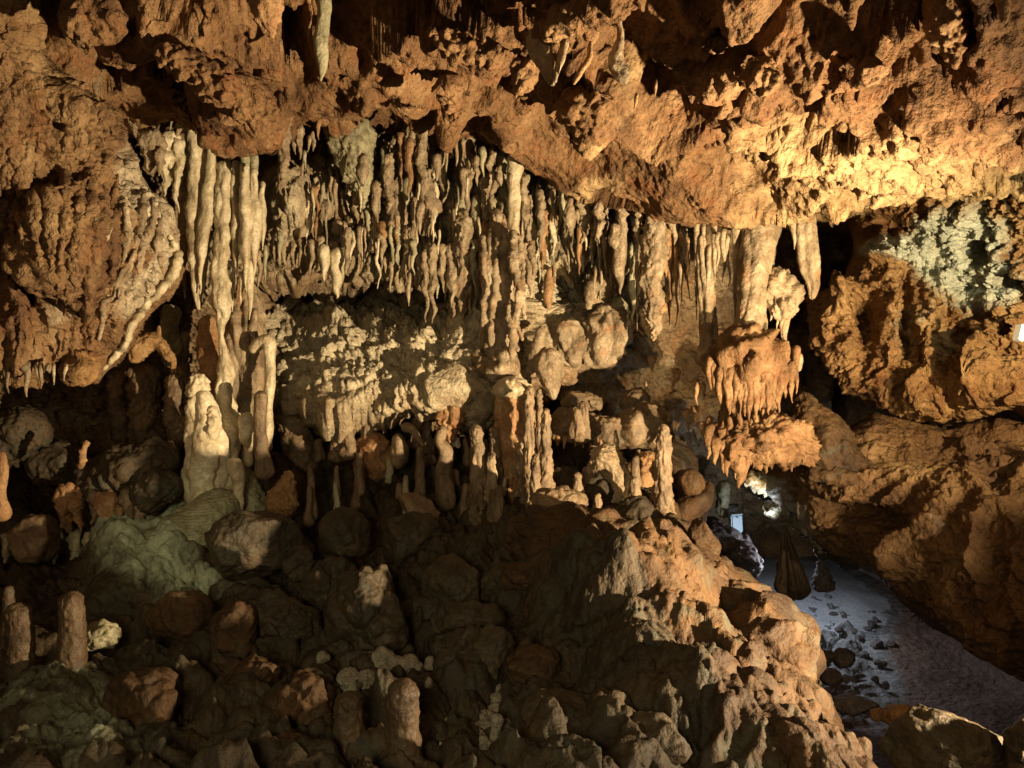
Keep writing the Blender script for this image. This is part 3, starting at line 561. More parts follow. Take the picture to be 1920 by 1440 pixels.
for pth, lb in [
  ([(430,140,3.45,24),(458,185,3.55,46),(478,225,3.62,40),(484,262,3.62,14)], 'pitted rock block hanging from the ceiling above the cream curtain'),
  ([(290,88,3.35,14),(335,112,3.4,26),(395,150,3.45,30),(450,185,3.5,34)], 'long rock rib leading left from the pitted hanging block'),
  ([(836,140,3.55,28),(846,180,3.62,22),(852,212,3.66,14),(858,234,3.66,6)], 'tongue of rock drooping from the ceiling above the main belt'),
  ([(1345,128,2.95,24),(1345,168,2.95,43),(1342,200,2.97,24)], 'round rock pendant bulging from the ceiling, right of the tall blade'),
  ([(1050,190,3.5,20),(1092,215,3.45,40),(1118,232,3.45,36),(1085,264,3.5,8)], 'bright wedge of rock hanging under the tall blade stalactite'),
  ([(1412,110,2.75,26),(1430,150,2.75,32),(1442,180,2.77,14)], 'smooth shaded rock pendant right of the round one'),
  ([(1626,106,2.5,16),(1632,138,2.5,24),(1625,162,2.5,8)], 'small square rock pendant near the top right'),
  ([(962,112,3.3,10),(980,140,3.3,22),(970,178,3.3,7)], 'ragged rusty rock tip left of the horn-shaped stalactite'),
  ([(985,96,3.2,5),(1020,64,3.05,18),(1080,32,2.95,28),(1150,5,2.85,28),(1210,-20,2.8,20)], 'slanting rock ledge of the ceiling above the horn-shaped stalactite'),
  ([(800,58,3.2,12),(850,85,3.2,26),(910,106,3.2,22),(955,95,3.15,6)], 'beak-shaped rock ledge pointing right in the upper centre'),
  ([(110,20,3.2,40),(190,45,3.25,48),(222,80,3.3,26)], 'bulky rock lump at the top left above the flowstone wall')]:
    strand('rock_pendant', csnap(pth), 'l', 'p', None, lb, 'rock', lump=.26, lf=9., knob=.5, kf=22.)
# big smooth one and its neighbours
strand('stalactite', [(655,215,4.9,50),(658,260,4.85,42),(668,310,4.8,30),(680,345,4.78,20),(682,370,4.78,9),(680,392,4.78,3)], 'g', 'v', None, 'big smooth grey-green stalactite with a cracked front, left of the main belt', 'stalactite', flute=3, fa=.2, lump=.12)
tite(684, 300, 350, 22, 4.7, 't', 's', 'yellowish lump hugging the right side of the big smooth stalactite', form='bulb')
tite(626, 240, 326, 30, 4.95, 'g', 's', 'grey stalactite slanting behind the big smooth one', lean=.18)
row([(551,260,290,9,4.5,'t','k'),(562,245,300,14,4.5,'t','k'),(578,262,286,7,4.5,'t','s'),(588,255,285,9,4.6,'t','k'),(598,232,262,9,4.6,'r','s'),(628,236,254,7,4.7,'t','s'),(570,290,318,8,4.6,'g','s')],
    'tiny drips left of the big smooth stalactite', 'tiny drips beside the big smooth stalactite')
# the main belt, three depths; hand-set leaders
belt = [(707,352,418,14,4.75,'t','k','straight'),(729,302,402,26,4.8,'t','k','knot'),(752,262,345,13,4.75,'r','k','taper'),(768,272,372,18,4.72,'r','s','taper'),(793,255,352,20,4.7,'t','k','straight'),(800,330,442,38,4.85,'t','k','bulb'),
  (763,345,398,26,4.9,'g','s','bulb'),(745,350,470,44,4.9,'t','k','bulb'),(787,390,440,17,4.7,'t','s','taper'),(818,300,340,17,4.75,'t','s','taper'),(832,275,316,19,4.8,'t','k','bulb'),(839,284,322,6,4.75,'t','s','straight'),(850,258,296,12,4.75,'t','k','knot'),
  (856,262,312,8,4.72,'t','s','straight'),(866,266,300,8,4.72,'t','s','taper'),(880,240,360,34,4.9,'t','k','straight'),(892,300,350,13,4.7,'t','k','knot'),(905,286,332,15,4.75,'g','s','taper'),(924,290,408,13,4.75,'t','k','knot'),(912,340,420,24,4.85,'t','k','straight'),
  (938,318,350,15,4.7,'t','s','bulb'),(946,300,470,30,5.0,'g','s','straight'),(966,300,480,30,4.75,'c','s','straight'),(958,332,360,9,4.7,'t','s','taper'),(984,340,432,21,4.75,'t','k','bulb'),(1013,368,476,14,4.7,'t','k','knot'),(1056,364,398,10,4.7,'g','s','bulb'),
  (1068,382,444,24,4.7,'t','k','bulb'),(1094,380,458,26,4.72,'t','k','taper'),(1082,400,420,9,4.7,'t','s','taper'),(1125,388,456,20,4.6,'t','k','knot'),(1152,430,480,22,4.6,'t','k','bulb'),(1166,392,470,17,4.6,'t','k','knot'),(1162,440,552,30,4.6,'t','s','bulb'),
  (1200,396,464,18,4.55,'t','k','knot'),(1220,420,458,14,4.5,'t','k','bulb'),(1240,400,470,26,4.5,'t','s','bulb'),(1262,398,460,20,4.45,'t','s','taper'),(1195,500,622,9,4.7,'t','s','knot'),(1186,470,610,22,4.85,'g','s','taper'),
  (868,420,600,38,4.85,'t','n','straight'),(845,470,596,22,4.8,'t','n','knot'),(812,470,608,17,4.75,'t','n','knot'),(797,480,606,14,4.75,'t','n','knot'),(828,470,550,16,4.8,'t','n','taper'),(768,520,575,11,4.7,'t','s','bulb'),(733,500,548,8,4.75,'t','s','taper'),(722,490,512,7,4.75,'t','s','taper'),
  (893,380,470,30,4.9,'g','s','bulb'),(908,430,560,24,4.85,'r','k','straight'),(930,405,470,22,4.75,'t','k','taper')]
belt.sort(key=lambda b: b[0])
ADJ = {'t': 'tan', 'c': 'cream', 'g': 'grey-green', 'r': 'rusty'}; AS = {'k': 'knobbly', 's': 'smooth', 'n': 'lumpy', 'f': 'fluted'}
BELTS = [(690, 800, 'at the belt left end'), (800, 905, 'in the belt centre-left'), (905, 1020, 'above the hanging column'), (1020, 1130, 'just right of the hanging column'), (1130, 1290, 'under the bright ceiling edge')]
for x0, x1, nm in BELTS:
    s = [b for b in belt if x0 <= b[0] < x1]
    for k, b in enumerate(s):
        tite(b[0], b[1], b[2], b[3]*.92, b[4], b[5], b[6], f'{ADJ[b[5]]} {AS[b[6]]} stalactite, {ORD[k]} of the larger ones {nm}', 'larger stalactites of the main belt', form=b[7])
# filler drips of the belt
rr = np.random.default_rng(21); fill = []
for k in range(190):
    x = rr.uniform(560, 1290); lo = np.interp(x, [560,700,900,1000,1290], [330,300,290,360,410]); hi = np.interp(x, [560,640,760,900,1000,1120,1290], [470,490,520,540,470,480,520])
    tp = rr.uniform(lo-20, hi-50); ln = rr.uniform(26, 105); wd = rr.uniform(5, 14); dd = 5.12-(tp-300)*.0006-rr.uniform(0, .3)
    if 925 < x < 990 and tp > 400: continue
    fill.append((x, tp, tp+ln, wd, dd, rr.choice(list('tttcgr')), rr.choice(list('kksn')), dict(form=str(rr.choice(['taper','bulb','knot','straight'])))))
FB = [(560, 660, 'behind the big smooth one'), (660, 760, 'at the belt left end'), (760, 840, 'in the main belt centre-left'), (840, 925, 'left of the hanging column'), (925, 1040, 'around the hanging column'), (1040, 1130, 'over the pale diagonal slab'), (1130, 1300, 'under the bright ceiling edge')]
cut_w = sorted(f[3]*(f[2]-f[1]) for f in fill)[100]; tiny = [f for f in fill if f[3]*(f[2]-f[1]) < cut_w]; fill = [f for f in fill if f[3]*(f[2]-f[1]) >= cut_w]
for x0, x1, nm in FB: row([f for f in fill if x0 <= f[0] < x1], 'small stalactites set back '+nm, 'small stalactites of the belt')
straws = []
for k in range(60):
    x = rr.uniform(520, 1290); lo = np.interp(x, [520,700,900,1000,1290], [330,330,330,390,430]); tp_ = rr.uniform(lo, lo+110)
    straws.append((x, tp_, tp_+rr.uniform(25, 60), rr.uniform(3.5, 6), 4.72+rr.uniform(0,.15), rr.choice(list('ttcg')), 's', dict(form='straight')))
merged('fine_stalactites', straws+tiny, 'countless thin straws and tiny drips filling the stalactite belt across the back wall', 'stalactites')
# fringe over the dark slot
fr = []
for x, tip, wd in [(497,532,9),(510,516,11),(524,498,9),(537,512,10),(550,506,11),(565,512,12),(583,524,9),(592,508,8),(608,528,19),(631,560,30),(646,506,11),(660,488,9),(676,492,11),(690,470,8),(702,500,7),(716,492,12),(748,505,11),(762,520,13),(776,516,9),(786,540,9),(805,545,14),(820,560,10),(836,560,11),(850,575,9),(862,570,9),(880,600,10),(892,580,10)]:
    fr.append((x, tip-rr.uniform(45, 80), tip, wd*1.1, 4.78+rr.uniform(-.04,.1), rr.choice(list('ttcg')), rr.choice(list('skn'))))
row(fr, 'drips fringing the dark slot above the pale rock ledge', 'fringe over the dark slot')
# knobs right of the smooth domed wall
kn = [(612,395,30),(600,372,16),(634,430,24),(618,470,24),(596,455,18),(648,455,20),(640,480,30),(600,500,16),(655,415,14),(668,470,18),(690,440,17),(700,462,16),(720,432,14)]
for k, (x, y, wd) in enumerate(sorted(kn)):
    strand('cave_popcorn', [(x,y-wd*.5,4.95,wd*.35),(x+2,y,4.9,wd*.55),(x,y+wd*.5,4.95,wd*.3)], 't', 'k', None, f'knobbly cave popcorn lump, {ORD[k]} of those right of the shaded dome', 'popcorn', 'cave popcorn beside the shaded dome')
# big hanging column
col = empty('hanging_column', P(940, 420, 4.6), 'big broken-off column hanging over the pale ledge at the centre of the cave', 'column')
strand('column_trunk', [(937,395,4.85,14),(937,440,4.78,23),(935,500,4.74,29),(935,580,4.74,31),(933,640,4.74,30),(934,688,4.74,27)], 't', 'f', col, flute=9, fa=.22, lump=.2)
for x0, y0, x1, y1, wd in [(962,430,975,640,14),(975,440,986,600,12),(985,455,992,560,8),(955,560,968,660,13),(970,600,960,690,10),(905,440,912,540,9),(998,450,1004,540,9)]:
    strand('side_rib', [(x0,y0,4.6,wd*.5),((x0+x1)/2,(y0+y1)/2,4.55,wd*.6),(x1,y1,4.55,wd*.25)], 't', 'n', col)
strand('broken_foot', [(890,660,4.75,10),(915,692,4.65,18),(945,690,4.6,26),(960,650,4.6,10)], 't', 'p', col)
strand('stalactite', [(1034,500,5.0,7),(1030,530,4.98,10),(1028,560,4.97,8),(1031,582,4.96,3)], 'r', 's', None, 'pinkish drip standing off the pale diagonal slab', 'stalactite')
# bright knobbly giants right of centre
tite(1226, 425, 640, 42, 4.5, 't', 'k', 'thick bright knobbly stalactite with a dripping tip, right of centre', form='straight', knob=.45, lump=.2)
tite(1240, 560, 596, 20, 4.55, 'r', 'k', 'rusty lump on the right side of the thick bright knobbly stalactite', form='bulb')
row([(1255,450,610,13,4.65,'r','s'),(1268,470,612,9,4.6,'r','s'),(1280,440,540,14,4.6,'t','k'),(1290,455,560,8,4.6,'r','s'),(1247,440,520,20,4.6,'r','k'),(1275,500,575,9,4.55,'t','s')],
    'slim strands left of the fluted group', 'slim strands left of the fluted group')
# fluted group
strand('cave_column', [(1315,440,4.4,6),(1320,500,4.4,12),(1326,560,4.4,15),(1328,620,4.4,15),(1326,660,4.4,18),(1318,690,4.4,24)], 't', 'f', None, 'slim fluted column reaching the flowstone canopy, left of the flared trunk', 'column', flute=5, fa=.3)
row([(1306,425,600,11,4.42,'t','f'),(1318,430,520,9,4.4,'t','s'),(1340,430,560,11,4.42,'t','f'),(1346,445,510,8,4.35,'t','s'),(1357,440,530,11,4.38,'t','s'),(1365,450,538,9,4.38,'t','s'),(1380,430,625,15,4.36,'t','s'),(1392,440,620,10,4.4,'r','s'),(1395,480,560,9,4.3,'t','s'),(1330,470,640,8,4.36,'t','s'),(1425,430,540,13,4.4,'t','s'),(1438,430,520,12,4.42,'t','s'),(1447,420,600,12,4.5,'t','s'),(1431,540,612,10,4.3,'r','s')],
    'thin fluted strands around the flared trunk', 'thin strands of the fluted group')
strand('cave_column', [(1430,385,4.45,40),(1424,430,4.38,36),(1416,490,4.3,31),(1410,545,4.25,27),(1407,595,4.22,26),(1404,635,4.22,36),(1402,665,4.22,54)], 't', 'f', None, 'thick flared trunk of flowstone standing on the canopy', 'column', flute=8, fa=.10, lump=.08)
blob = empty('flowstone_lobe', P(1465, 540, 4.3), 'lobed flowstone bulge hanging right of the flared trunk', 'flowstone')
strand('lobe', [(1430,515,4.35,18),(1455,530,4.3,28),(1470,555,4.28,30),(1466,585,4.28,22),(1462,600,4.3,10)], 't', 'v', blob, lump=.34, lf=12.)
for x, a, b, wd in [(1446,560,602,14),(1458,570,618,10),(1472,575,660,16),(1434,560,618,9),(1465,600,640,7)]:
    strand('drip', tite_path(x, a, b, wd, 4.28, R0), 't', 's', blob)
tite(1489, 400, 468, 18, 4.3, 't', 's', 'smaller smooth spike left of the ribbed pendant')
strand('stalactite', [(1506,392,4.3,20),(1512,440,4.3,20),(1518,500,4.3,17),(1524,540,4.3,11),(1522,562,4.3,5)], 't', 'f', None, 'ribbed pendant stalactite touching the tip of the right wall', 'stalactite', flute=6, fa=.22)
# flowstone canopy with its fringe
can = empty('flowstone_canopy', P(1405, 700, 4.15), 'domed flowstone canopy with a fringe of drips, below the flared trunk', 'flowstone')
strand('dome', [(1404,596,4.33,20),(1400,630,4.3,38),(1400,656,4.25,60),(1406,684,4.2,79),(1412,706,4.2,84),(1412,722,4.22,77)], 'u', 'f', can, flute=15, fa=.10, lump=.24, lf=9.)
cf = [(1332,680,742,15),(1340,690,735,12),(1350,700,757,15),(1360,690,756,13),(1368,700,790,17),(1379,705,765,14),(1386,700,776,15),(1397,705,780,18),(1405,710,808,20),(1416,705,795,17),(1428,705,772,15),(1438,700,780,17),(1449,700,765,14),(1460,700,770,17),(1471,700,760,15),(1483,690,750,13),(1492,660,740,13),(1422,720,775,9),(1392,720,752,9),(1455,720,752,8)]
for x, a, b, wd in cf: strand('fringe_drip', tite_path(x, a, a+(b-a)*R0.uniform(.75,1.1), wd*1.2, 4.16-.10*math.cos((x-1410)/90*1.4), R0), 'u', 's', can, lump=.25)
strand('crown_knob', [(1492,700,4.2,8),(1494,672,4.2,8),(1492,662,4.2,5)], 't', 's', can)
strand('crown_knob', [(1448,665,4.2,7),(1447,655,4.2,5)], 't', 's', can)
strand('core', [(1408,712,4.34,62),(1402,760,4.42,44),(1400,800,4.42,40),(1410,850,4.38,48)], 'u', 'p', can, lump=.3)
lc = empty('rusty_flowstone_shelf', P(1410, 850, 4.15), 'rusty lower flowstone shelf with thick teeth, under the canopy', 'flowstone')
strand('shelf', [(1330,838,4.25,22),(1365,828,4.2,30),(1410,830,4.15,36),(1455,822,4.15,42),(1495,835,4.2,34),(1525,850,4.3,22)], 'u', 'p', lc, lump=.34, knob=.6, lf=10.)
for x, a, b, wd in [(1342,840,872,18),(1355,845,888,14),(1366,850,894,17),(1385,845,916,34),(1377,850,900,14),(1398,850,900,14),(1412,840,878,14),(1425,838,868,12),(1438,845,888,24),(1452,845,872,14),(1466,850,878,14),(1482,850,884,22),(1497,845,874,16),(1510,850,872,13),(1330,815,862,16),(1390,770,822,12)]:
    strand('tooth', tite_path(x, a-8, b, wd*1.1, 4.12, R0), 'u', 's', lc, lump=.3)
for x, a, b, wd in [(1367,848,780,14),(1404,835,790,16),(1432,830,765,8),(1453,825,770,10)]: strand('stub', [(x,a,4.15,wd*.8),(x,(a+b)/2,4.15,wd*.55),(x,b,4.15,wd*.3)], 'u', 's', lc)
row([(1306,720,760,9,4.4,'r','n'),(1318,725,752,8,4.4,'r','n'),(1288,775,808,12,4.5,'r','n'),(1303,770,800,14,4.5,'r','n'),(1265,700,735,12,4.7,'r','n'),(1330,790,826,13,4.3,'r','n'),(1320,800,835,12,4.3,'r','n')],
    'crumbly rusty drips left of the flowstone canopy', 'crumbly drips left of the canopy')
# ledge rocks right of centre
strand('flowstone_hood', [(1030,655,4.75,22),(1030,690,4.7,25),(1034,715,4.68,18),(1037,740,4.68,8),(1038,750,4.68,4)], 't', 'f', None, 'hooded tan flowstone with a drooping beak, right of the broken ring column', 'flowstone', flute=8, fa=.15)
for k, (pth, mt, lb) in enumerate([
   ([(1000,700,4.75,9),(1004,665,4.75,14),(1012,630,4.75,10),(1016,612,4.8,5)], 't', 'pointed tan knob left of the hooded flowstone'),
   ([(1075,600,5.0,26),(1070,640,4.95,34),(1078,690,4.95,20)], 't', 'rounded pitted rock boss right of the hooded flowstone'),
   ([(1130,570,4.95,20),(1140,610,4.9,38),(1125,660,4.9,34),(1115,690,4.95,14)], 't', 'big pitted boss below the belt, centre right'),
   ([(1105,535,5.0,14),(1125,545,4.95,36),(1135,560,5.0,10)], 't', 'rounded lump with a hollow, above the big pitted boss'),
   ([(1150,560,4.95,12),(1162,585,4.9,20),(1165,610,4.9,12)], 'g', 'small greenish boss under the smooth-tipped stalactite')]):
    strand('rock_boss', pth, mt, 'q', None, lb, 'rock', lump=.3, lf=8.)
tite(1222, 674, 698, 13, 4.9, 'r', 's', 'tiny isolated pinkish drip on the shaded wall, right of centre')
tite(1210, 722, 732, 6, 4.9, 'r', 's', 'minute drip below the isolated pinkish one')

# ---- standing pieces -------------------------------------------------------------
# the pale statue-like group
st = empty('stalagmite_statue', P(383, 930, 4.3), 'pale statue-like stalagmite with a head-like knob, left of the hourglass column', 'stalagmite')
strand('body', [(375,960,4.28,22),(380,900,4.28,31),(386,850,4.28,34),(380,790,4.3,28),(378,755,4.3,24),(374,735,4.32,16)], 'c', 'q', st, lump=.22, lf=7., flute=5, fa=.2)
strand('head', [(376,748,4.31,20),(371,724,4.3,16),(375,700,4.32,11)], 'c', 'v', st, lump=.3, lf=14.)
strand('lap_lump', [(395,760,4.26,10),(400,790,4.25,14),(398,830,4.25,10)], 'c', 'v', st)
strand('foot_drip', [(383,910,4.25,18),(372,940,4.2,12),(356,965,4.2,8),(348,985,4.2,4)], 'c', 's', st)
strand('cave_column', [(390,590,4.55,17),(394,650,4.55,24),(398,710,4.5,19),(400,760,4.45,18)], 'r', 's', None, 'rusty stump rising behind the statue-like stalagmite', 'column')
strand('cave_column', [(462,545,4.7,20),(460,600,4.65,34),(458,680,4.65,36),(462,760,4.65,32),(468,840,4.6,26),(470,880,4.6,26)], 't', 'f', None, 'broad ribbed brown column behind the hourglass column', 'column', flute=8, fa=.25)
tite(450, 530, 600, 20, 4.6, 'r', 's', 'rusty drip on the head of the broad brown column', form='bulb')
tite(478, 590, 640, 18, 4.55, 't', 's', 'tan drip on the right shoulder of the broad brown column', form='bulb')
strand('cave_column', [(470,660,4.5,8),(486,645,4.48,12),(504,642,4.46,13),(508,680,4.45,10),(502,740,4.42,9),(500,800,4.4,10),(497,850,4.4,14)], 'c', 's', None, 'hooked cream column bent like a walking stick, right of the brown column', 'column')
strand('stalagmite', [(466,875,4.4,9),(464,840,4.35,8),(462,815,4.3,13),(463,790,4.3,15),(465,772,4.3,9)], 'c', 's', None, 'pale club-headed stalagmite between hourglass and hooked columns', 'stalagmite')
strand('stalagmite', [(500,900,4.2,20),(492,860,4.2,14),(488,800,4.2,11),(489,745,4.2,12),(489,732,4.2,9)], 'm', 's', None, 'brown finger stalagmite in front of the hooked column', 'stalagmite')
strand('stalagmite', [(440,985,4.25,12),(446,930,4.22,9),(444,895,4.2,13),(440,872,4.2,15),(436,866,4.22,8)], 'c', 's', None, 'small pale mushroom stalagmite on the flowstone mound', 'stalagmite')
strand('flowstone_mound', [(440,1010,4.5,70),(440,940,4.5,58),(438,890,4.5,34),(430,870,4.5,14)], 's', 'p', None, 'smooth greenish flowstone mound under the hourglass column', 'flowstone', lump=.12)
strand('flowstone_mound', [(560,1000,4.7,52),(540,940,4.7,46),(515,880,4.65,30),(500,850,4.6,14)], 'o', 'p', None, 'brown flowstone slope behind the red cone, left of centre', 'flowstone', lump=.15)
strand('flowstone_mound', [(575,900,5.0,26),(560,840,5.0,30),(545,790,5.0,22),(528,765,5.0,12)], 'm', 'p', None, 'smooth shaded bulge between the hooked column and the twin stalagmites', 'flowstone', lump=.2)
strand('flowstone_slope', [(160,1165,3.85,14),(205,1110,3.85,32),(265,1060,3.9,46),(330,1020,3.98,52),(385,975,4.1,44),(432,930,4.28,34)], 's', 'p', None, 'smooth grey-green flowstone slope running down to the left', 'flowstone', lump=.10, lf=6., knob=.1)
strand('stalagmite', [(525,972,3.95,38),(530,940,3.95,29),(538,905,3.95,15),(543,882,3.95,7)], 'x', 'p', None, 'reddish cone stalagmite in front of the brown slope', 'stalagmite', lump=.2)
# row between the ledge and the boulders
stand = [(634,850,738,24,4.75,'m','twin brown stalagmite, left one, standing before the pale ledge'),(652,848,745,24,4.7,'m','twin brown stalagmite, right one, standing before the pale ledge'),(688,850,738,26,4.8,'m','brown stalagmite with a rounded head, right of the twins'),(702,760,716,24,5.0,'r','short bright-capped stalagmite against the pale ledge'),
 (783,830,742,22,5.0,'m','shaded stalagmite in the hollow below the pale ledge'),(803,860,752,18,4.9,'m','slim shaded stalagmite in the hollow'),(895,985,796,34,4.25,'m','tall dark stalagmite standing free left of the ring-topped column'),(926,900,800,24,4.4,'m','brown stalagmite close to the left of the ring-topped column'),
 (921,930,850,22,4.2,'t','short knobby stalagmite between the dark one and the ring-topped column'),(930,1000,915,38,4.1,'m','stubby rough stalagmite at the foot of the ring-topped column'),(992,960,722,28,4.2,'m','tall stalagmite leaning on the right of the ring-topped column'),(1011,900,728,17,4.3,'m','thin rough stalagmite behind the tall leaning one'),
 (1024,910,765,22,4.15,'m','leaf-shaped stalagmite with a pointed head'),(1003,960,850,22,4.05,'m','rounded stalagmite in front of the tall leaning one'),(1083,965,885,22,4.1,'m','slim brown stalagmite left of the crumbly rock'),(1190,962,894,26,4.1,'m','bullet-shaped brown stalagmite right of the crumbly rock'),
 (1244,980,795,34,4.1,'m','tall straight stalagmite at the right end of the standing row'),(1152,850,806,11,4.4,'t','little finger stalagmite on top of the crumbly rock'),(1120,970,925,18,4.0,'m','low knob at the foot of the crumbly rock'),(1208,975,935,20,4.0,'m','low knob between the bullet-shaped and the tall straight stalagmite'),
 (1175,985,952,24,3.9,'m','low stub on the boulder edge, right of the big knobbed boulder'),(1095,822,752,24,4.6,'m','rounded stalagmite on the upper flowstone ledge'),(1082,820,765,26,4.55,'m','stout stalagmite on the upper flowstone ledge, beside the rounded one'),(1222,800,760,18,4.7,'g','small pale cone at the right end of the upper flowstone ledge')]
for x, b, t, wd, dd, mt, lb in stand: mite(x, b, t, wd*1.12, dd, mt, 'q' if wd > 20 else 's', lb, lump=.22, knob=.25, lf=13.)
rs = np.random.default_rng(31); ms = []
for k in range(34):
    x = rs.uniform(570, 1290); b_ = rs.uniform(855, 985); ms.append((x, b_, b_-rs.uniform(28, 95), rs.uniform(12, 26), float(np.interp(b_, [850, 985], [5.0, 4.15])), rs.choice(list('mmmg')), 's'))
ms.sort()
for a_, b_, nm in [(0, 12, 'behind the twin stalagmites'), (12, 23, 'around the dark tall stalagmite'), (23, 34, 'around the crumbly rock')]:
    row(ms[a_:b_], 'small brown stalagmites '+nm, 'small brown stalagmites', mite)
strand('stalagmite', [(838,960,4.35,20),(832,900,4.35,16),(836,850,4.35,13),(824,828,4.35,10),(826,806,4.35,9),(820,800,4.35,6)], 'm', 's', None, 'crooked brown stalagmite with a bent neck, centre left', 'stalagmite')
strand('drapery_tongue', [(745,812,4.6,8),(752,850,4.6,17),(746,880,4.6,8)], 'm', 's', None, 'drooping brown lobe in shade, right of the third stalagmite', 'flowstone')
strand('drapery_tongue', [(755,800,4.6,10),(775,805,4.55,8),(788,825,4.55,5),(795,838,4.55,3)], 'm', 's', None, 'curved thin brown tongue in shade above the dark boulders', 'flowstone')
strand('flowstone_mound', [(700,905,4.8,30),(702,870,4.8,40),(696,835,4.8,28),(690,810,4.8,12)], 'r', 'p', None, 'rusty draped base under the round-headed stalagmite', 'flowstone')
strand('hanging_rock', [(850,745,4.8,22),(850,775,4.7,26),(842,805,4.7,16),(836,832,4.7,6)], 'r', 'p', None, 'hanging rusty rock wedge under the pale ledge', 'rock', lump=.4, knob=.8)
rc = empty('ring_column', P(965, 1000, 4.52), 'massive dark column whose broken top shows a pale ring', 'column')
strand('shaft', [(972,1010,4.52,32),(972,950,4.52,30),(970,880,4.52,33),(964,800,4.52,34),(961,740,4.52,32),(960,712,4.52,30)], 'r', 'f', rc, flute=5, fa=.12, lump=.16)
strand('ring_collar', [(959,762,4.5,30),(960,735,4.5,34),(960,712,4.5,31),(960,705,4.5,24)], 'c', 'v', rc, lump=.3)
strand('side_shaft', [(985,960,4.42,20),(990,880,4.42,20),(986,820,4.42,16)], 't', 'k', rc)
# upper ledge with drips right of centre
sh = empty('flowstone_ledge', P(1130, 800, 4.75), 'brown flowstone ledge with small drips beneath it, behind the standing row', 'flowstone')
strand('ledge_body', [(1030,790,4.8,24),(1075,800,4.75,30),(1120,805,4.75,28),(1165,812,4.75,30),(1215,800,4.75,44),(1250,815,4.8,28)], 'm', 'p', sh, lump=.22)
strand('ledge_back', [(1055,765,4.95,14),(1080,752,4.9,18),(1110,755,4.9,14),(1128,760,4.85,10)], 'm', 'v', sh)
strand('ledge_back', [(1170,775,4.95,16),(1190,752,4.95,22),(1215,765,4.95,20)], 'm', 'v', sh)
for x, b in [(1045,838),(1060,842),(1078,838),(1093,840),(1108,836),(1125,842),(1172,835),(1200,832),(1222,836),(1245,842),(1262,828)]:
    strand('under_drip', tite_path(x, 818, b, 10, 4.7, R0), 'r', 's', sh)
strand('crumbly_rock', [(1135,960,4.4,44),(1140,920,4.4,48),(1138,880,4.4,36),(1132,845,4.4,20),(1130,832,4.4,9)], 't', 'k', None, 'pale crumbly rock pile behind the standing row, right of the ring-topped column', 'rock', lump=.3, lf=9., knob=.35)
strand('crumbly_rock', [(1205,960,4.6,38),(1212,910,4.6,44),(1215,865,4.6,28),(1215,845,4.6,12)], 'r', 'k', None, 'rusty crumbly rock left of the tall straight stalagmite', 'rock', lump=.3, lf=9., knob=.35)
strand('crumbly_rock', [(1275,960,4.5,36),(1285,915,4.5,34),(1280,880,4.5,18)], 'o', 'p', None, 'ochre rock block right of the tall straight stalagmite', 'rock', lump=.4)
strand('flowstone_tongue', [(1290,880,4.3,22),(1298,910,4.25,22),(1300,935,4.25,10),(1302,952,4.25,4)], 'o', 's', None, 'ochre tooth-shaped flowstone left of the passage opening', 'flowstone')
strand('flowstone_tongue', [(1262,965,4.2,16),(1290,955,4.2,22),(1322,930,4.25,16),(1335,905,4.3,6)], 'o', 's', None, 'ochre flowstone lip at the passage opening', 'flowstone')
# wedge slab under the canopy on the right
strand('wedge_slab', [(1504,735,4.45,10),(1515,775,4.4,32),(1535,815,4.35,52),(1560,855,4.3,50),(1600,878,4.25,34),(1640,888,4.2,16),(1656,888,4.2,6)], 'o', 'p', None, 'triangular ochre rock wedge pointing right, beside the rusty shelf', 'rock', lump=.14)
strand('wedge_ledge', [(1500,895,4.3,8),(1540,890,4.2,16),(1590,898,4.15,12),(1640,898,4.15,10)], 'o', 'p', None, 'narrow rock lip under the ochre wedge', 'rock')

# ---- left flowstone wall ----------------------------------------------------------
def left_disp(v, px, py):
    w1 = warp(v, 2., .15, 111); lean = v.copy(); lean[:,0] += .35*(v[:,2]-CZ)*smooth(150,320,px); vs2 = warp(lean, 2, .08, 117)*np.array([1, 1, .17])
    h = .06*fbm(w1, 1.8, 2, 112, kind='b') + .055*fbm(vs2, 6.5, 3, 113, kind='r') + .012*fbm(v, 14, 3, 114, kind='b')
    p, _, i = worley(v*np.array([1,1,.6]), 11, 115); h -= .03*smooth(.4, .2, p)*(i > .55)
    return h + .004*fbm(v, 38, 2, 116)
fw = empty('flowstone_wall', P(150, 700, 3.4), 'huge orange flowstone curtain wall with cream ribs at the left side', 'flowstone')
ob = rock_plate('wall_body', [(-500,-60),(60,-60),(75,90),(130,160),(215,215),(262,330),(300,400),(330,480),(344,505),(312,556),(266,598),(240,650),(200,690),(180,715),(140,712),(105,700),(60,708),(20,700),(-60,705),(-500,720)],
   [(-500,300,2.6),(0,0,2.9),(0,300,3.1),(0,650,3.3),(60,60,3.0),(120,250,3.3),(150,450,3.35),(150,650,3.5),(230,350,3.6),(240,480,3.6),(310,460,3.85),(200,650,3.6),(-500,700,2.9),(80,460,3.5)],
   .7, 520, 620, M_left, left_disp, kind=None,
   feats=[(86,470,20,95,-.4,8,4),(110,210,18,90,.12,0,3),(80,190,12,70,-.12,0,3),(60,260,14,80,.10),(150,330,50,120,.08),(140,480,34,90,.16,0,3),(35,590,30,120,.10),(20,430,24,120,.12),(250,400,60,40,.10,0,3),(215,290,18,16,-.12,0,4),(105,600,30,60,.10),(170,560,30,60,.08),(250,560,40,30,-.06,-40,3),(30,60,20,50,-.1,0,3)],
   calf=[(255,400,60,60,1.0,0,4),(230,330,40,90,.8,0,3),(240,540,70,50,.8,-40,4),(300,480,30,40,1),(120,600,80,60,.35),(130,120,30,30,.3)])
ob.parent = fw; ob.location = -fw.location
from mathutils.bvhtree import BVHTree
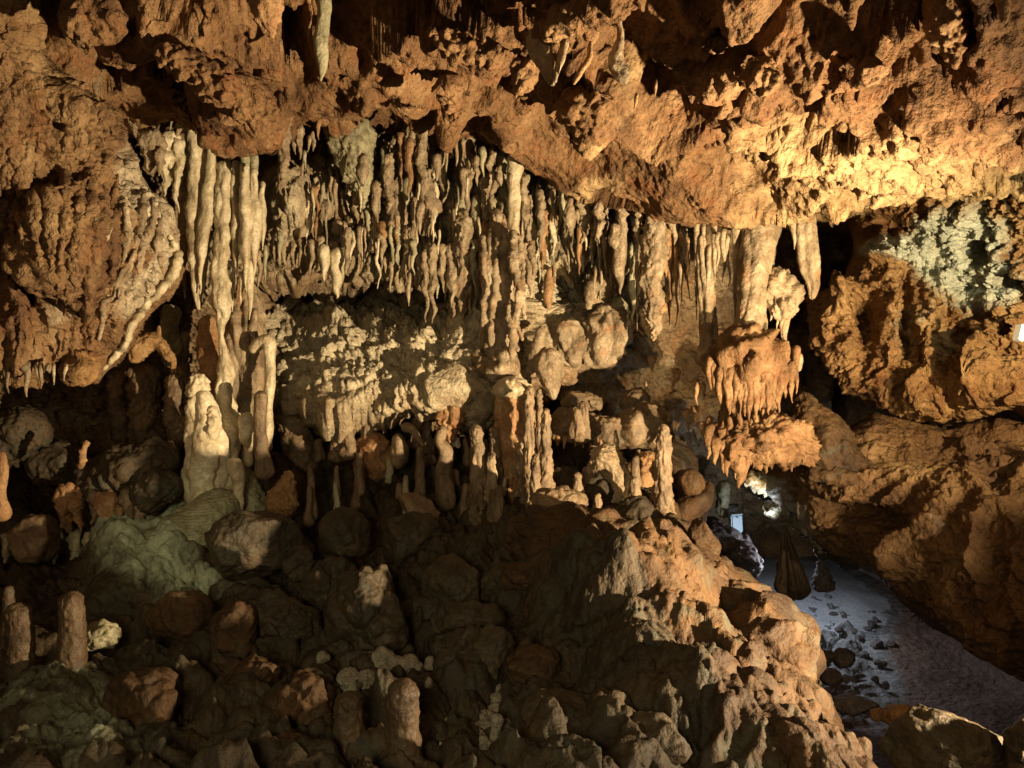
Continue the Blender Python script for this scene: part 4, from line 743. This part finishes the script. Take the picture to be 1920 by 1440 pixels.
def bvh_of(me):
    co = np.empty(len(me.vertices)*3, np.float32); me.vertices.foreach_get('co', co); f = np.empty(len(me.loops), np.int32); me.loops.foreach_get('vertex_index', f)
    return BVHTree.FromPolygons([Vector(c) for c in co.reshape(-1, 3).tolist()], f.reshape(-1, 4).tolist())
WB = bvh_of(ob.data)
def snap(tree, path, out=.35):
    res = []; last = None
    for x, y, d, r_ in path:
        o = Vector((0, 0, CZ)); dr = Vector(P(x, y, 1.))-o; h = tree.ray_cast(o, dr.normalized())
        dd = h[0].y - out*r_*d/F if h[0] is not None else (last or d); last = dd; res.append((x, y, dd, r_))
    return res
def dense(path, k=4):
    c = catmull(path, (len(path)-1)*k+1); return [tuple(q) for q in c]
def rib(path, mt='c', wd=None): strand('rib', snap(WB, dense(path)), mt, 's', fw, lump=.3, ring=.05, lf=22.)
for x0, y0, x1, y1, wd in [(220,380,196,470,4),(285,372,282,470,4),(248,470,225,560,4),(180,400,172,520,4)]:
    rib([(x0,y0,3.6,wd*.5),((x0*2+x1)/3+3,(y0*2+y1)/3,3.6,wd),((x0+2*x1)/3-2,(y0+2*y1)/3,3.6,wd*.9),(x1,y1,3.6,wd*.3)], 't')
rib([(262,430,3.62,2),(258,460,3.58,4),(240,495,3.56,5),(218,530,3.5,5),(212,555,3.5,5),(195,570,3.5,5),(190,600,3.5,5),(188,640,3.5,3)], 't')
rib([(318,440,3.68,4),(334,480,3.78,8),(324,512,3.75,9),(300,545,3.7,8),(268,575,3.62,8),(250,605,3.6,8),(236,640,3.58,8),(210,672,3.56,6),(190,694,3.55,3)], 'c')
tp = np.array([(10,40),(60,90),(90,125),(130,165),(175,205),(215,232),(250,300),(285,352),(312,402)]); bt = np.array([(-20,640),(22,655),(52,680),(95,692),(140,700),(172,668),(200,620),(246,575),(300,532)])
rw = np.random.default_rng(77)
for k in range(17):
    u = k/16*8; a_ = np.array([np.interp(u, range(9), tp[:,c]) for c in (0, 1)])+rw.normal(size=2)*4; b_ = np.array([np.interp(u, range(9), bt[:,c]) for c in (0, 1)])+rw.normal(size=2)*5
    u0 = rw.uniform(0, .3); u1 = rw.uniform(.6, 1.0); wd = rw.uniform(9, 19)*(1 if k < 11 else .6)
    q = [a_+(b_-a_)*(u0+(u1-u0)*f)+np.array([10*math.sin(3*f+k), 0]) for f in (0, .3, .6, .85, 1)]
    strand('hanging_fold', snap(WB, dense([(q[m][0], q[m][1], 3.3, wd*(.35,1,.9,.55,.12)[m]) for m in range(5)]), -.35), 'f' if k < 12 else 't', 'q', fw, lump=.2, lf=8., knob=.3)
for x, tip, wd in [(8,712,8),(16,738,7),(50,745,14),(48,700,22),(76,728,9),(68,712,7),(101,722,7),(121,716,7),(90,700,16),(30,700,12)]:
    strand('fringe_drip', tite_path(x, 690, tip, wd, 3.28, R0), 't', 's', fw)
strand('pink_lobe', [(120,690,3.5,22),(150,695,3.45,26),(165,680,3.5,22),(175,660,3.55,12)], 'x', 'p', fw)
strand('pink_lobe', [(150,690,3.45,14),(152,712,3.45,10)], 'x', 'p', fw)
# red shaded flowstone hood left of the columns
rh = empty('red_flowstone_hood', P(290, 640, 4.4), 'thin red flowstone hood over a dark cavity, left of the columns', 'flowstone')
strand('hood', [(246,680,4.3,7),(262,655,4.35,16),(288,640,4.4,18),(310,660,4.4,8),(325,678,4.4,7)], 'x', 'p', rh)
strand('hood_drip', [(322,660,4.4,5),(324,680,4.4,6),(322,702,4.4,3)], 'x', 's', rh); strand('hood_drip', [(206,655,4.2,7),(208,675,4.2,5),(207,686,4.2,2)], 'x', 's', rh)
strand('hood_tip', [(296,640,4.4,5),(298,618,4.4,4),(299,610,4.4,2)], 'x', 's', rh)
# shaded columns in the recess
for x, a, b, wd, dd, lb in [(220,690,830,26,4.8,'dim column at the left of the shaded recess'),(270,680,860,60,4.9,'widest dim column in the shaded recess'),(330,700,850,34,4.9,'dim column at the right of the shaded recess'),(320,570,690,34,4.9,'dim knotted column above the red hood'),(275,575,650,22,4.9,'thin dim column left of the knotted one'),(345,620,760,22,4.95,'slim dim column just behind the statue')]:
    strand('cave_column', [(x,a,dd,wd*.5),(x-3,a*.6+b*.4,dd,wd*.45),(x+2,a*.3+b*.7,dd,wd*.55),(x,b,dd,wd*.42)], 'g' if x > 300 and a < 600 else 'm', 'v', None, lb, 'column')
# rounded lumps in the lower-left gloom; dark stone colour imitates its shade
for k, (pth, mt, lb) in enumerate([
  ([(-60,850,4.2,60),(20,820,4.2,52),(70,800,4.2,38),(88,792,4.2,20)], 'b', 'smooth brown hump nearest the left edge, below the flowstone wall'),
  ([(60,890,4.3,40),(110,870,4.3,44),(150,900,4.3,34)], 'b', 'second smooth brown hump in the left gloom'),
  ([(150,930,4.2,34),(200,900,4.2,46),(250,880,4.2,50),(300,860,4.25,36),(340,860,4.3,20)], 'b', 'long knotty brown ridge left of the statue-like stalagmite'),
  ([(250,940,4.1,30),(290,920,4.1,36),(340,900,4.15,30)], 'b', 'lower brown ridge left of the statue-like stalagmite'),
  ([(60,1000,4.3,50),(20,985,4.3,40),(66,975,4.3,24)], 'b', 'dark reddish boulder hump above the left stalagmites')]):
    strand('rock_hump', pth, mt, 'p', None, lb, 'rock', lump=.2)
row([(125,925,1005,40,4.1,'r','n'),(152,930,1000,24,4.1,'r','n'),(176,930,985,26,4.1,'m','n'),(205,940,1025,40,4.05,'r','n'),(240,930,990,26,4.1,'m','n'),(265,935,1000,22,4.1,'m','n'),(100,1000,1060,24,4.1,'g','n'),(140,1010,1085,22,4.1,'g','n'),(165,1010,1080,18,4.1,'g','n'),(195,1005,1050,30,4.0,'g','n'),(70,1010,1050,20,4.1,'g','n'),(15,1010,1060,18,4.1,'g','n')],
    'drooping teeth above the black lower-left cavity', 'drooping teeth at the lower left')
strand('stalagmite', [(150,880,3.9,6),(158,850,3.9,6),(163,825,3.9,5)], 'r', 'k', None, 'thin knobbly reddish twig in the left gloom', 'stalagmite')
mite(2, 960, 846, 26, 3.3, 'r', 's', 'reddish stalagmite cut by the left edge of the view')
mite(16, 1290, 1098, 34, 3.0, 'k', 'q', 'rear brown stalagmite at the far left of the foreground', lump=.12)
mite(36, 1340, 1130, 66, 2.7, 'k', 'q', 'stout ringed brown stalagmite at the far left of the foreground', lump=.12, taper=.65, ring=.02)
mite(134, 1390, 1108, 76, 2.7, 'k', 'q', 'largest two-tier brown stalagmite in the left foreground', lump=.12, taper=.55)
mite(756, 1500, 1272, 76, 2.15, 'k', 'q', 'big blunt stalagmite at the bottom edge, amid pale rubble', lump=.14, taper=.7)
mite(652, 1500, 1296, 68, 2.2, 'k', 'q', 'dark blunt stalagmite at the bottom edge, left of the big one', lump=.14, taper=.7)
strand('stalagmite', [(924,1400,2.3,11),(928,1370,2.3,9),(932,1350,2.3,13),(934,1338,2.3,10)], 'p', 's', None, 'small pale mushroom-headed stalagmite in the bottom centre', 'stalagmite')

# ---- boulders -----------------------------------------------------------------------
def boulder_mesh(px, py, wd, ht, d, seed, fac=13, soft=.045, lump=.06, deep=.9, tilt=0., rough=.5):
    rng = np.random.default_rng(seed); sc = d/F; rx, rz = wd/2*sc, ht/2*sc; ry = deep*(rx+rz)/2
    nu = int(np.clip(math.pi*max(wd, ht)/2.8, 22, 300)); nv = max(12, nu//2)
    th, ph = np.meshgrid(np.linspace(0, 2*math.pi, nu, endpoint=False), np.linspace(-math.pi/2+.02, math.pi/2-.02, nv)); th = th.ravel(); ph = ph.ravel()
    dr = np.stack([np.cos(th)*np.cos(ph), np.sin(ph)*np.ones_like(th), np.sin(th)*np.cos(ph)], -1)
    r = np.full(len(dr), 1.12)
    for _ in range(fac):
        nn = rng.normal(size=3); nn /= np.linalg.norm(nn); off = rng.uniform(.70, 1.0); c = dr@nn; k = off/np.maximum(c, 1e-3); m = c > .15
        hh = np.clip(.5+.5*(k-r)/soft, 0, 1); sm = k*(1-hh)+r*hh-soft*hh*(1-hh); r = np.where(m, sm, r)
    v = dr*r[:,None]*np.array([rx, ry, rz]); ct, sn = math.cos(math.radians(tilt)), math.sin(math.radians(tilt)); v = np.stack([v[:,0]*ct-v[:,2]*sn, v[:,1], v[:,0]*sn+v[:,2]*ct], -1)
    c0 = P(px, py, d); w_ = v+c0; s = min(rx, rz); n = dr
    d1, d2, idn = worley(warp(w_, 1.2/s, .1*s, seed % 97), 1.05/s, seed)
    lob = 2.0 if rng.random() < .3 else .45
    h = s*(lump*1.1*fbm(w_, .8/s, 3, seed+1, kind='b') + lump*lob*(smooth(0, .3, d2-d1)-.6) + lump*.6*lob*idn) + rough*(.012*fbm(w_, 11, 3, seed+2, kind='b')+.005*fbm(w_, 34, 2, seed+3))
    TOT[0] += len(v); fc = grid_faces(nu, nv, True)
    return mesh_np('boulder', v+n*h[:,None], fc, None, None), c0
def boulder(px, py, wd, ht, d, mt='b', label=None, group=None, name='boulder', cat='boulder', **kw):
    _seed[0] += 5; me, c0 = boulder_mesh(px, py, wd, ht, d, _seed[0], **kw); me.name = name; me.materials.clear(); me.materials.append(MATS[mt])
    return tag(link(name, me, None, c0), label, cat, group)
B = [(465,1022,176,116,3.55,'b','big angular brown boulder under the red cone',dict(tilt=8)),
 (330,1155,125,96,3.15,'o','orange-capped round boulder in the left foreground',{}),
 (436,1190,84,110,2.95,'o','upright split boulder right of the orange-capped one',dict(tilt=-12)),
 (520,1155,130,90,3.1,'b','dark low boulder right of the upright split one',{}),
 (570,1312,112,84,2.4,'o','block-shaped tan boulder near the bottom left',dict(fac=12)),
 (484,1260,78,60,2.6,'o','knobby boulder above the grey-green block',{}),
 (470,1318,72,70,2.5,'b','small dark block left of the block-shaped tan boulder',dict(fac=12)),
 (458,1380,60,52,2.3,'b','round dark cobble near the bottom left',{}),
 (540,1410,90,80,2.15,'o','knotted tan rock at the bottom left',{}),
 (648,1000,96,90,3.7,'b','rounded boulder left of centre, below a bright rock tip',{}),
 (560,1060,60,70,3.55,'b','oval dark boulder right of the big angular one',{}),
 (632,1080,70,76,3.4,'b','pear-shaped dark boulder under the rounded one',{}),
 (595,1105,60,60,3.3,'b','dark cobble between two larger dark boulders',{}),
 (672,1110,60,60,3.3,'b','small dark boulder left of the tall split mass',{}),
 (700,1175,150,210,2.95,'b','tall dark boulder mass left of the central gap',dict(deep=.7)),
 (770,1010,110,100,3.7,'b','brown-streaked boulder below the shaded hollow',{}),
 (790,960,90,52,3.9,'m','long tapering rock pointing up left, above the streaked boulder',dict(tilt=-35)),
 (856,1100,120,104,3.2,'b','large faceted dark boulder in the centre',dict(fac=12)),
 (935,1095,86,86,3.25,'b','dark boulder beside the large faceted one',{}),
 (905,1030,70,70,3.6,'b','round dark boulder under the stubby stalagmite',{}),
 (985,1080,84,56,3.1,'o','two-lobed tan boulder in the centre',{}),
 (1098,1030,262,132,3.35,'o','great knobbed boulder with a tan top, right of centre',dict(fac=5, lump=.07, tilt=-14, soft=.2)),
 (1045,948,104,60,3.7,'m','domed boulder behind the great knobbed one',{}),
 (1150,1150,300,170,2.98,'o','smooth lumpy tan boulder below the great knobbed one',dict(fac=4, soft=.25, lump=.04)),
 (1200,1215,260,130,2.8,'o','low tan slab boulder under the smooth lumpy one',dict(fac=4, soft=.25, lump=.04)),
 (885,1240,110,120,2.65,'b','cauliflower-like dark boulder near the centre',dict(lump=.12)),
 (1000,1258,104,86,2.55,'o','egg-shaped cracked boulder near the centre',dict(fac=6, lump=.03)),
 (920,1215,80,80,2.6,'b','brown boulder wedged behind the egg-shaped one',{}),
 (1255,1190,70,70,2.85,'o','small sharp boulder on the ochre flank',dict(fac=12)),
 (1120,1230,120,60,2.7,'b','dark slab boulder with a hollow beneath it',{}),
 (1175,1225,60,30,2.6,'o','small tan rock at the tip of the dark slab',{}),
 (1265,1310,270,200,2.55,'o','broad mottled boulder on the right of the foreground',dict(fac=5, soft=.2, lump=.05)),
 (1375,1290,110,90,2.55,'b','dark scalloped boulder on the ochre flank',{}),
 (1345,1120,270,130,3.15,'o','long ochre boulder with a dark underside along the right ridge',dict(tilt=-32, fac=5, soft=.2, lump=.05)),
 (1320,1020,60,90,3.6,'o','upright ochre knob at the top of the right ridge',dict(tilt=10)),
 (1440,1240,190,190,2.8,'o','ochre rock at the outer edge of the right ridge',{}),
 (1410,1175,180,110,3.10,'o','ochre shoulder rock of the right ridge above the passage',dict(tilt=-35, fac=5, soft=.2, lump=.04)),
 (1470,1320,150,150,2.6,'o','reddish rock face at the foot of the right ridge',{}),
 (1550,1420,230,120,2.15,'o','long ochre boulder in the bottom right foreground',dict(tilt=-25, fac=6)),
 (1390,1400,260,150,2.2,'o','mottled dark boulder at the bottom right of centre',{}),
 (1060,1390,200,170,2.25,'b','dark humped boulder at the bottom centre right',{}),
 (880,1160,120,60,2.9,'b','flat dark boulder above the cauliflower-like one',{}),
 (1210,1400,150,110,2.1,'b','low dark boulder at the bottom, right of the dark cavity',{}),
 (270,1320,130,110,2.4,'o','mottled tan boulder sunk in greenish mud at the lower left',dict(fac=6)),
 (190,1190,70,50,2.95,'g','greyish cobble behind the largest left stalagmite',{}),
 (70,1010,80,80,4.0,'m','reddish pyramid rock in the left gloom',dict(fac=6)),
 (1755,1395,180,130,2.25,'b','greenish dark boulder at the bottom right',dict(fac=7)),
 (1830,1400,110,90,2.2,'b','flat-topped companion of the greenish boulder at the bottom right',dict(fac=10)),
 (1915,1400,60,110,2.1,'b','dark rock cut by the right edge at the bottom',{}),
 (1556,1271,42,32,4.1,'v','small white-capped rock on the passage floor',dict(lump=.05)),
 (1600,1322,86,30,3.7,'v','flat brown rock on the passage floor below the white-capped one',{}),
 (1690,1342,64,44,3.4,'x','rough brown rock at the passage edge near the bottom right boulders',{}),
 (1650,1340,46,20,3.5,'x','low brown rock left of the rough one',{}),
 (1578,1232,44,36,4.4,'v','dark rock on the passage rubble',{}),
 (1544,1230,34,30,4.3,'v','rounded grey rock beside the ridge on the passage rubble',{}),
 (1365,1030,130,84,6.2,'v','purple-grey sloping rock behind the right ridge',dict(tilt=-38)),
 (1395,1050,80,60,6.0,'v','lower purple-grey rock at the edge of the white sediment',dict(tilt=-20)),
 (1338,985,40,36,6.6,'v','small brown rock left of the grey box',{}),(1372,952,26,16,6.9,'v','small rounded rock above the grey box',{})]
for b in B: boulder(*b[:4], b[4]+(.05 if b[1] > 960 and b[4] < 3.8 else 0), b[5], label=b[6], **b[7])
# rubble of the central gap, each stone a thing
rb = np.random.default_rng(5); pal = []
for k in range(95):
    x = rb.uniform(600, 960); y = rb.uniform(1270, 1440) if rb.random() < .75 else rb.uniform(1225, 1300)
    if 700 < x < 800 and y > 1270: x += 110 if x > 750 else -60
    pal.append((x, y))
pal.sort()
for i0, i1, nm in [(0, 32, 'beside the dark blunt stalagmite'), (32, 64, 'right of the big blunt stalagmite'), (64, 95, 'around the small mushroom-headed stalagmite')]:
    for k, (x, y) in enumerate(pal[i0:i1]):
        d_ = np.interp(y, [1225, 1440], [2.75, 2.15]); s_ = rb.uniform(18, 44)
        boulder(x, y, s_, s_*rb.uniform(.7,1.1), d_+.03, rb.choice(list('pppb')), f'pale rubble stone, {ORD[k]} of those {nm}', 'pale rubble stones at the bottom', name='rubble_stone', cat='stone', lump=.1)
dk = []
for k in range(54):
    x = rb.uniform(540, 1180); y = rb.uniform(1000, 1300); dk.append((x, y))
dk.sort()
for i0, i1, nm in [(0, 18, 'left of the tall dark boulder mass'), (18, 36, 'around the large faceted boulder'), (36, 54, 'between the egg-shaped and the smooth lumpy boulder')]:
    for k, (x, y) in enumerate(dk[i0:i1]):
        d_ = np.interp(y, [980, 1100, 1250, 1440], [4.2, 3.42, 2.75, 2.15]); s_ = rb.uniform(38, 84)
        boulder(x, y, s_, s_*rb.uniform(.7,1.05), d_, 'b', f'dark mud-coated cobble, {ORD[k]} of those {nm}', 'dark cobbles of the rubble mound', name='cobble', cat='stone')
ps = []
for k in range(44):
    x = rb.uniform(1500, 1680); y = rb.uniform(1150, 1300); ps.append((x, y))
ps.sort()
for k, (x, y) in enumerate(ps[:40]):
    boulder(x, y, rb.uniform(8, 26), rb.uniform(8, 16), CZ*F/(y-720)-.05, 'v', f'small grey passage stone, {ORD[k]} of those beside the ridge', 'grey stones on the passage floor', name='passage_stone', cat='stone')

# ---- passage pieces -----------------------------------------------------------------
strand('stalagmite', [(1484,1125,5.0,46),(1482,1085,5.0,28),(1478,1045,5.0,15),(1474,1012,5.0,8),(1471,984,5.0,2.5)], 'k', 'f', None, 'dark jagged stalagmite in front of the white sediment in the passage', 'stalagmite')
strand('stalagmite', [(1545,1110,5.0,24),(1541,1080,5.0,14),(1538,1050,5.0,4)], 'v', 'v', None, 'low dark rock tooth right of the jagged passage stalagmite', 'stalagmite')
strand('cave_column', [(1357,900,6.6,13),(1356,930,6.6,11),(1355,962,6.6,9),(1352,970,6.6,5)], 'g', 'n', None, 'grey-white pillar stub beside the grey box in the passage', 'column')
for pth, mt, lb in [([(1394,896,5.1,8),(1425,904,5.08,18),(1455,914,5.06,14),(1482,924,5.05,6)], 'c', 'white-lit rock lip above the passage'),
   ([(1508,942,4.62,6),(1530,962,4.6,13),(1548,985,4.6,9)], 'c', 'white-lit knob at the right of the passage ceiling'),
   ([(1430,950,5.1,7),(1470,968,5.0,11),(1515,992,4.9,12),(1545,1020,4.85,17),(1562,1040,4.8,8)], 'p', 'ragged pale lip of rock hanging over the passage')]:
    strand('passage_lip', pth, mt, 'p', None, lb, 'rock', lump=.4, knob=.8)
strand('passage_roof', [(1385,880,5.6,14),(1430,905,5.4,26),(1480,925,5.2,26),(1530,965,5.0,34),(1580,1020,4.8,38),(1620,1050,4.6,20)], 'b', 'p', None, 'dark rock roof slanting down over the passage opening', 'rock', lump=.25)
fl = empty('sediment_patch', (0,0,0), 'smooth whitish sediment drift on the passage floor behind the ridge', 'sediment')
nu, nv = 120, 90; X, Y = np.meshgrid(np.linspace(1.4, 3.9, nu), np.linspace(5.9, 8.8, nv)); vv = np.stack([X.ravel(), Y.ravel(), 0*X.ravel()], -1)
e = np.clip(1-((X.ravel()-2.6)/1.15)**2-((Y.ravel()-7.3)/1.4)**2, -.3, 1); vv[:,2] = -.03+.14*e+.03*fbm(vv, 1.5, 2, 5)
M_drift = rock('white_sediment', (.34,.35,.38), (.42,.43,.46), (.50,.51,.54), stain=(.3,.3,.32), bump=.3)
link('drift_surface', mesh_np('drift_surface', vv, grid_faces(nu, nv), M_drift), fl)
# grey junction box
def prism(name, c, s, mat, parent, bev=.01):
    import bmesh
    bm = bmesh.new(); bmesh.ops.create_cube(bm, size=1); bmesh.ops.scale(bm, vec=s, verts=bm.verts); bmesh.ops.bevel(bm, geom=bm.edges[:], offset=bev, segments=2, affect='EDGES')
    me = bpy.data.meshes.new(name); bm.to_mesh(me); bm.free(); me.materials.append(mat); o = link(name, me, parent); o.location = c; return o
G = plain('blue_grey_sheet_metal', (.36,.50,.58), .45, .0); K = plain('black_plastic', (.02,.02,.02), .5)
c0 = P(1380, 998, 6.5); bx = empty('junction_box', c0, 'blue-grey metal junction box standing in the passage', 'electrical box'); bx.rotation_euler = (0, math.radians(-3), math.radians(8))
prism('cabinet', (0,0,.075), (.10,.07,.155), G, bx); prism('latch', (.0,-.038,.135), (.022,.008,.010), K, bx, .002); prism('hood', (.0,0,.155), (.106,.078,.008), G, bx, .002)
# lamp fitting at the right edge
LMP = plain('lamp_lens', (.9,.9,.85), .4, 0, ((1.0,.97,.9), 12)); HS = plain('white_lamp_housing', (.6,.6,.58), .5)
lf_ = empty('cave_floodlight', P(1919, 624, 3.75), 'small white floodlight glowing at the right edge of the wall', 'lamp'); lf_.rotation_euler = (0, math.radians(18), math.radians(20))
prism('housing', (0,.02,0), (.035,.04,.085), HS, lf_, .004); prism('lens', (-.002,-.003,0), (.026,.006,.072), LMP, lf_, .002)
print('verts in formations', TOT[0], 'objects', len(bpy.data.objects))
